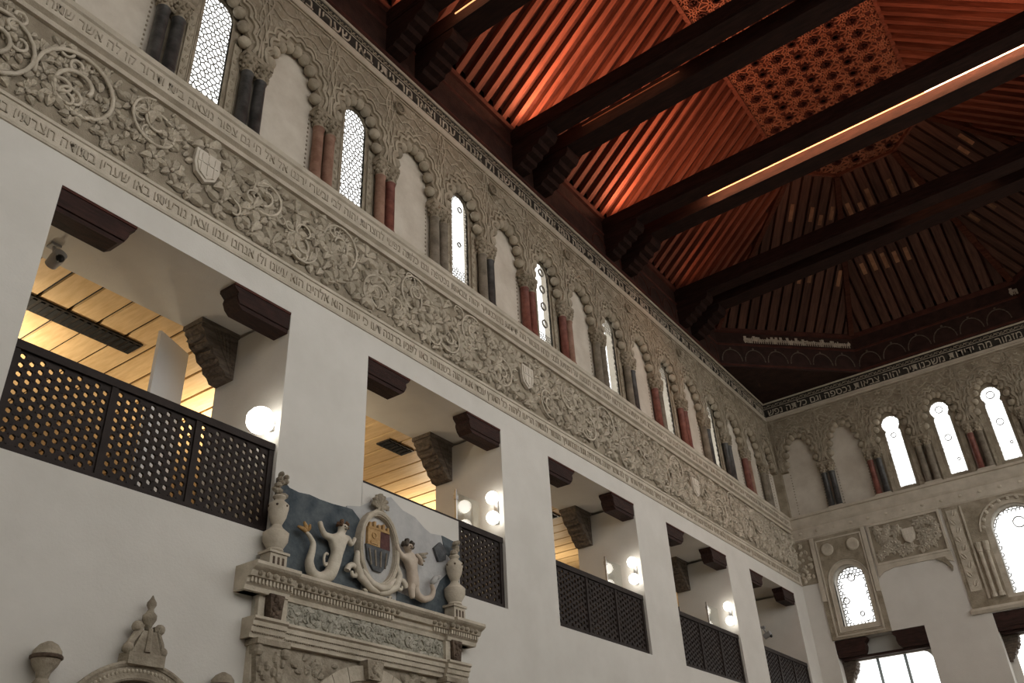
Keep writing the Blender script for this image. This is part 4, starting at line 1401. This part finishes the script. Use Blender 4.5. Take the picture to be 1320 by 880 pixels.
b2 = [P(*p) for p in ((570, 690), (592, 701), (594, 722), (584, 722), (574, 712))]
rp('blue_patch', MB().prism([b2[::-1]], 0, .026), BLUE)
b3 = [P(*p) for p in ((558, 706), (566, 699), (574, 708), (573, 722), (564, 724))]
rp('plume', MB().prism([b3[::-1]], 0, .05), SLATE, None, False, 'dark plume behind the right figure')


# candelabra finials
def candelabrum(u, w, lab, s, flame):
    m = MB(); H = .72 * s
    k = lambda z: CT + z * s
    m.box(-.10, .10, CT, k(.16), -.07, .07); m.box(-.12, .12, k(.155), k(.18), -.085, .085)
    b = put('finial', m.mesh('finial', PSTONE), portal, ML @ T(u, 0, w), None, lab)
    n = MB()
    for x in (-.055, 0, .055): n.box(x - .012, x + .012, k(.04), k(.12), .069, .074)
    put('slot', n.mesh('slot', TRUST), b, ML @ T(u, 0, w))
    n = MB().lathe([(.07, k(.18)), (.085, k(.20)), (.075, k(.22)), (.12, k(.30)), (.125, k(.38)), (.06, k(.44)), (.045, k(.47)), (.055, k(.49)), (.085, k(.56)), (.095, k(.62)), (.10, k(.64)), (.10, k(.68)), (.085, k(.70)), (.045, k(.74)), (.065, k(.77)), (.055, k(.79)), (.01, k(.80))], 14)
    put('baluster', n.mesh('baluster', PSTONE, math.radians(45)), b, ML @ T(u, 0, w))
    n = MB()
    for q in range(6):
        a = PI * 2 * q / 6 + .3; n.ball((.098 * math.cos(a), k(.66), .098 * math.sin(a)), .013, 5, 4)
    put('beads', n.mesh('beads', TRUST), b, ML @ T(u, 0, w))
    n = MB()
    for q in range(9): n.ball((random.uniform(-.05, .05) + (.02 if q > 5 else 0) - .0, k(.80) + q * .018 * flame, random.uniform(-.03, .03)), (.05 - q * .0035, .03, .045), 7, 5)
    put('flame', n.mesh('flame', PSTONED), b, ML @ T(u, 0, w))


candelabrum(5.30, .12, 'pale turned candelabrum finial at the left of the pediment', .93, 1.5)
candelabrum(7.985, .12, 'pale turned candelabrum finial at the right of the pediment', .98, 1.0)

# cartouche
ou, ov = 6.735, 4.70
ell = lambda a, b, n=28, du=0, dv=0: [(ou + du + a * math.cos(2 * PI * i / n), ov + dv + b * math.sin(2 * PI * i / n)) for i in range(n)]
m = MB().prism([ell(.31, .43), ell(.255, .365)], .02, .10)
m.tube([(p[0], p[1], .10) for p in ell(.285, .40)], .026, 6, True)
ct_ = rp('cartouche', m, PSTONE, None, math.radians(50), 'oval stone cartouche with coat of arms')
rp('cartouche_ground', MB().prism([ell(.257, .367)], .02, .05), PALEC, ct_)
sh = [(-.17, .22), (.17, .22), (.19, .0), (.15, -.14), (.06, -.24), (-.06, -.24), (-.15, -.14), (-.19, .0)]
S_ = lambda pts, w0, w1: MB().prism([[(ou + p[0], ov + p[1]) for p in pts]][0:1], w0, w1)
rp('shield_quarter', S_([(-.17, .22), (-.17, .02), (.02, .02), (.02, .22)][::-1], .05, .085), GOLD, ct_, False, 'gold quarter of the shield')
rp('shield_quarter', S_([(.02, .22), (.02, .02), (.185, .02), (.17, .22)][::-1], .05, .08), WINE, ct_, False, 'dark wine red quarter of the shield')
rp('shield_lower', S_([(-.185, .02), (.185, .02), (.15, -.14), (.06, -.24), (-.06, -.24), (-.15, -.14)][::-1], .05, .078), SLATE, ct_, False, 'dark slate lower half of the shield')
m = MB()
ring(m, (ou - .075, ov + .13), .03, .012, .08, .095, 10); m.box(ou - .13, ou - .02, ov + .035, ov + .06, .08, .095)
for q in range(5): m.box(ou - .15 + q * .07, ou - .12 + q * .07, ov + .22, ov + .27 + .02 * (q % 2), .05, .085)
m.box(ou - .16, ou + .16, ov + .20, ov + .225, .05, .09)
rp('castle_charge', m, GOLD, ct_)
m = MB()
for q in range(4): m.tube([(ou - .14 + q * .09, ov - .02, .08), (ou - .10 + q * .07, ov - .19, .08)], .012, 4)
rp('shield_bands', m, STONEG, ct_)
m = MB()   # crest shell and scrolls
for q in range(7):
    a = PI * (q + .5) / 7; m.tube([(ou, ov + .46, .08), (ou + .12 * math.cos(a), ov + .46 + .16 * math.sin(a), .09)], [.015, .03], 6)
for s in (-1, 1):
    m.tube([(ou + s * (.07 + .05 * math.cos(a)), ov + .46 + .05 * math.sin(a), .09) for a in [q * .6 for q in range(9)]], .02, 6)
rp('crest', m, PSTONED, ct_, math.radians(50))
m = MB()
for s in (-1, 1):
    m.tube([(ou + s * (.36 + .09 * (1 - q / 14) * math.cos(q * .55)), ov - .33 + .09 * (1 - q / 14) * math.sin(q * .55), .08) for q in range(13)], [.035 - .0015 * q for q in range(13)], 7)
    m.tube([(ou + s * .30, ov - .1, .07), (ou + s * .33, ov - .22, .09), (ou + s * .27, ov - .36, .10), (ou + s * .12, ov - .45, .10), (ou, ov - .47, .10)], [.03, .04, .045, .04, .03], 7)
    m.tube([(ou + s * (.20 + .05 * (1 - q / 12) * math.cos(-q * .6)), ov - .50 + .05 * (1 - q / 12) * math.sin(-q * .6), .09) for q in range(10)], .02, 6)
m.tube([(ou - .25, ov - .28, .10), (ou - .12, ov - .40, .12), (ou, ov - .43, .125), (ou + .12, ov - .40, .12), (ou + .25, ov - .28, .10)], [.02, .035, .04, .035, .02], 7)
rp('scrollwork', m, SKIN, ct_, math.radians(60))


# figures: one skinned body each
def figure(name, joints, bones, mt, label, hair, hairmat, fin=None, finmat=None):
    """joints: name -> (pixel x, pixel y, w, radius)"""
    keys = list(joints); vs = []; rad = []
    for k in keys:
        x, y, w, r_ = joints[k]; u, v = px(x, y, w); vs.append((u, v, w)); rad.append(r_)
    me = bpy.data.meshes.new(name); me.from_pydata(vs, [(keys.index(a), keys.index(b)) for a, b in bones], [])
    o = put(name, me, portal, ML, None, label)
    me.materials.append(mt)
    md = o.modifiers.new('skin', 'SKIN'); md.use_smooth_shade = True
    for i, sv in enumerate(me.skin_vertices[0].data):
        sv.radius = (rad[i], rad[i]); sv.use_root = (keys[i] == 'pelvis')
    sd = o.modifiers.new('sub', 'SUBSURF'); sd.levels = 2; sd.render_levels = 2
    hx, hy, hw_, hr = joints['head']; hu, hv = px(hx, hy, hw_)
    m = MB(); rnd = random.Random(4)
    for q in range(26):
        a = rnd.uniform(-.3, PI + .3); b = rnd.uniform(-.9, .9)
        m.ball((hu + hr * 1.05 * math.cos(a) * math.cos(b), hv + hr * (.25 + 1.0 * math.sin(a) * math.cos(b)), hw_ + hr * .8 * math.sin(b)), hr * hair, 6, 4)
    rp('hair', m, hairmat, o, True)
    m = MB()
    for s in (-1, 1): m.ball((hu + s * hr * .35, hv - hr * .05, hw_ + hr * .92), hr * .13, 6, 4)
    m.box(hu - hr * .3, hu + hr * .3, hv - hr * .55, hv - hr * .45, hw_ + hr * .75, hw_ + hr * .95)
    rp('face_features', m, HAIRD, o)
    rp('nose', MB().ball((hu, hv - hr * .2, hw_ + hr * 1.0), (hr * .14, hr * .28, hr * .22), 6, 4), mt, o, True)
    if fin:
        m = MB()
        for (a, b, w0, r0, r1) in fin:
            p0 = px(*a, w0); p1 = px(*b, w0); m.tube([(p0[0], p0[1], w0), ((p0[0] + p1[0]) / 2, (p0[1] + p1[1]) / 2, w0 + .01), (p1[0], p1[1], w0)], [r0, (r0 + r1) * .7, r1], 6)
        rp('tail_fin', m, finmat, o, True)
    return o


figure('merman', dict(pelvis=(431, 728, .10, .072), waist=(434, 714, .10, .062), chest=(437, 699, .10, .075), neck=(440, 688, .10, .034), head=(442, 680, .11, .060), crown=(443, 675, .115, .050),
                      sh1=(427, 693, .10, .042), el1=(418, 689, .11, .034), fo1=(414, 680, .12, .028), ha1=(412, 671, .12, .026),
                      sh2=(448, 693, .10, .038), el2=(453, 703, .11, .030), ha2=(458, 692, .12, .024),
                      t1=(424, 742, .10, .075), t2=(411, 746, .10, .066), t3=(401, 738, .10, .056), t4=(398, 724, .10, .046), t5=(402, 711, .10, .038), t6=(404, 700, .10, .030), t7=(399, 690, .10, .022), t8=(393, 684, .10, .020)),
       [('pelvis', 'waist'), ('waist', 'chest'), ('chest', 'neck'), ('neck', 'head'), ('head', 'crown'), ('chest', 'sh1'), ('sh1', 'el1'), ('el1', 'fo1'), ('fo1', 'ha1'),
        ('chest', 'sh2'), ('sh2', 'el2'), ('el2', 'ha2'), ('pelvis', 't1'), ('t1', 't2'), ('t2', 't3'), ('t3', 't4'), ('t4', 't5'), ('t5', 't6'), ('t6', 't7'), ('t7', 't8')],
       SKIN, 'ivory merman figure with raised arm and coiled fish tail', .30, HAIR,
       [((395, 685), (384, 678), .10, .02, .012), ((395, 684), (392, 672), .10, .02, .012), ((396, 684), (400, 676), .10, .02, .01)], GOLD)
figure('putto', dict(pelvis=(533, 746, .10, .062), waist=(531, 734, .10, .055), chest=(529, 720, .10, .066), neck=(527, 712, .10, .032), head=(526, 705, .12, .064), crown=(526, 700, .125, .054),
                     sh1=(518, 717, .10, .038), el1=(514, 710, .11, .030), ha1=(511, 701, .11, .024),
                     sh2=(538, 720, .10, .038), el2=(544, 727, .12, .030), fo2=(541, 719, .14, .026), ha2=(536, 714, .15, .024),
                     t1=(534, 757, .10, .056), t2=(537, 767, .10, .048), t3=(546, 773, .10, .042), t4=(556, 770, .10, .036), t5=(559, 761, .10, .030), t6=(556, 752, .10, .026),
                     l1=(530, 760, .13, .042), l2=(532, 772, .13, .030)),
       [('pelvis', 'waist'), ('waist', 'chest'), ('chest', 'neck'), ('neck', 'head'), ('head', 'crown'), ('chest', 'sh1'), ('sh1', 'el1'), ('el1', 'ha1'), ('chest', 'sh2'), ('sh2', 'el2'), ('el2', 'fo2'), ('fo2', 'ha2'),
        ('pelvis', 't1'), ('t1', 't2'), ('t2', 't3'), ('t3', 't4'), ('t4', 't5'), ('t5', 't6'), ('pelvis', 'l1'), ('l1', 'l2')],
       SKINP, 'pinkish ivory winged child figure right of the cartouche', .36, HAIRD,
       [((556, 752), (562, 744), .10, .024, .03), ((560, 746), (568, 742), .10, .03, .008)], PALEC)
m = MB()
for q in range(4):
    a = px(540, 716 + q * 2, .09); b = px(551 - q * 2, 713 + q * 5, .09)
    m.tube([(a[0], a[1], .09), (b[0], b[1], .09)], [.03, .012], 6)
rp('wing', m, PSTONED, None, True)
m = MB()
c = px(421, 722, .1); m.tube([(c[0] + .04 * (1 - q / 12) * math.cos(q * .6 + 1), c[1] + .08 * (1 - q / 16) * math.sin(q * .6 + 1), .09) for q in range(9)], .014, 6)
rp('tail_curl', m, SKIN, None, True)

# ------------------------------------------------------------------ arched niche surround at the lower left
NU, NZ, NR = 4.15, 2.50, .665
niche = thing('arched_niche', 'carved arched stone niche surround with pinnacle, left of the portal', 'niche', ML @ T(NU, 0, 0))
rn = lambda name, mb, mt, parent=None, smooth=False: put(name, mb.mesh(name, mt, smooth), parent or niche, ML)
m = MB().prism([arch_loop(NU, NR, 0, NZ, 26), arch_loop(NU, NR - .12, .0 + .01, NZ, 26)], 0, .10)
m.tube([(NU + NR * math.cos(a), NZ + NR * math.sin(a), .10) for a in [PI * i / 30 for i in range(31)]], .022, 6)
m.tube([(NU + (NR - .11) * math.cos(a), NZ + (NR - .11) * math.sin(a), .10) for a in [PI * i / 30 for i in range(31)]], .016, 6)
rg = rn('arch_ring', m, PSTONED)
m = MB()
for i in range(56):
    a = PI * (i + .5) / 56; m.ball((NU + (NR - .055) * math.cos(a), NZ + (NR - .055) * math.sin(a), .10), .014, 6, 4)
rn('beads', m, PSTONE, rg)['kind'] = 'stuff'
rn('niche_back', MB().prism([arch_loop(NU, NR - .115, 0, NZ, 24)], 0, .02), PSTONED)
for i in range(13):
    a = PI * (i + .5) / 13
    rn('flute', MB().tube([(NU + .12 * math.cos(a), NZ + .12 * math.sin(a), .02), (NU + .5 * math.cos(a), NZ + .5 * math.sin(a), .035)], [.012, .05], 6), PSTONE)
zt = NZ + NR
m = MB().box(NU - .16, NU + .16, zt - .02, zt + .07, 0, .14)
m.prism([[(NU - .13, zt + .07), (NU + .13, zt + .07), (NU + .06, zt + .24), (NU - .06, zt + .24)]], .02, .12)
for s in (-1, 1):
    m.tube([(NU + s * .15, zt + .07, .08), (NU + s * .13, zt + .16, .09), (NU + s * .08, zt + .24, .09), (NU + s * .085, zt + .28, .09)], [.04, .028, .03, .045], 7)
    m.ball((NU + s * .10, zt + .27, .09), .045, 8, 6); m.ball((NU + s * .15, zt + .10, .09), .045, 8, 6)
m.tube([(NU, zt + .08, .12), (NU, zt + .26, .12)], [.03, .02], 6)
pn = rn('pinnacle', m, PSTONED, None, math.radians(50))
rn('pinnacle_bud', MB().lathe([(.02, zt + .24), (.03, zt + .29), (.055, zt + .335), (.055, zt + .37), (.028, zt + .40), (.022, zt + .42), (.038, zt + .45), (.036, zt + .475), (.018, zt + .50), (.004, zt + .53)], 10, T(NU, 0, .08)), PSTONED, pn, True)
for s, zz in ((-1, 3.17), (1, 3.155)):
    u = NU + s * .765
    m = MB().lathe([(.05, 2.60), (.045, 2.86), (.055, 2.90), (.06, 2.93), (.04, 2.96), (.05, 3.0), (.085, 3.05), (.10, 3.09), (.105, 3.10), (.10, 3.115), (.095, 3.15), (.065, 3.19), (.02, 3.215)], 14, T(u, zz - 3.17, .09))
    f_ = rn('urn_finial', m, PSTONED, None, math.radians(45))
    rn('urn_band', MB().lathe([(.103, 3.088), (.112, 3.095), (.112, 3.112), (.103, 3.12)], 14, T(u, zz - 3.17, .09)), TRUST, f_)
    rn('side_shaft', MB().box(u - .09, u + .09, 0, 2.62, 0, .15), PSTONED)
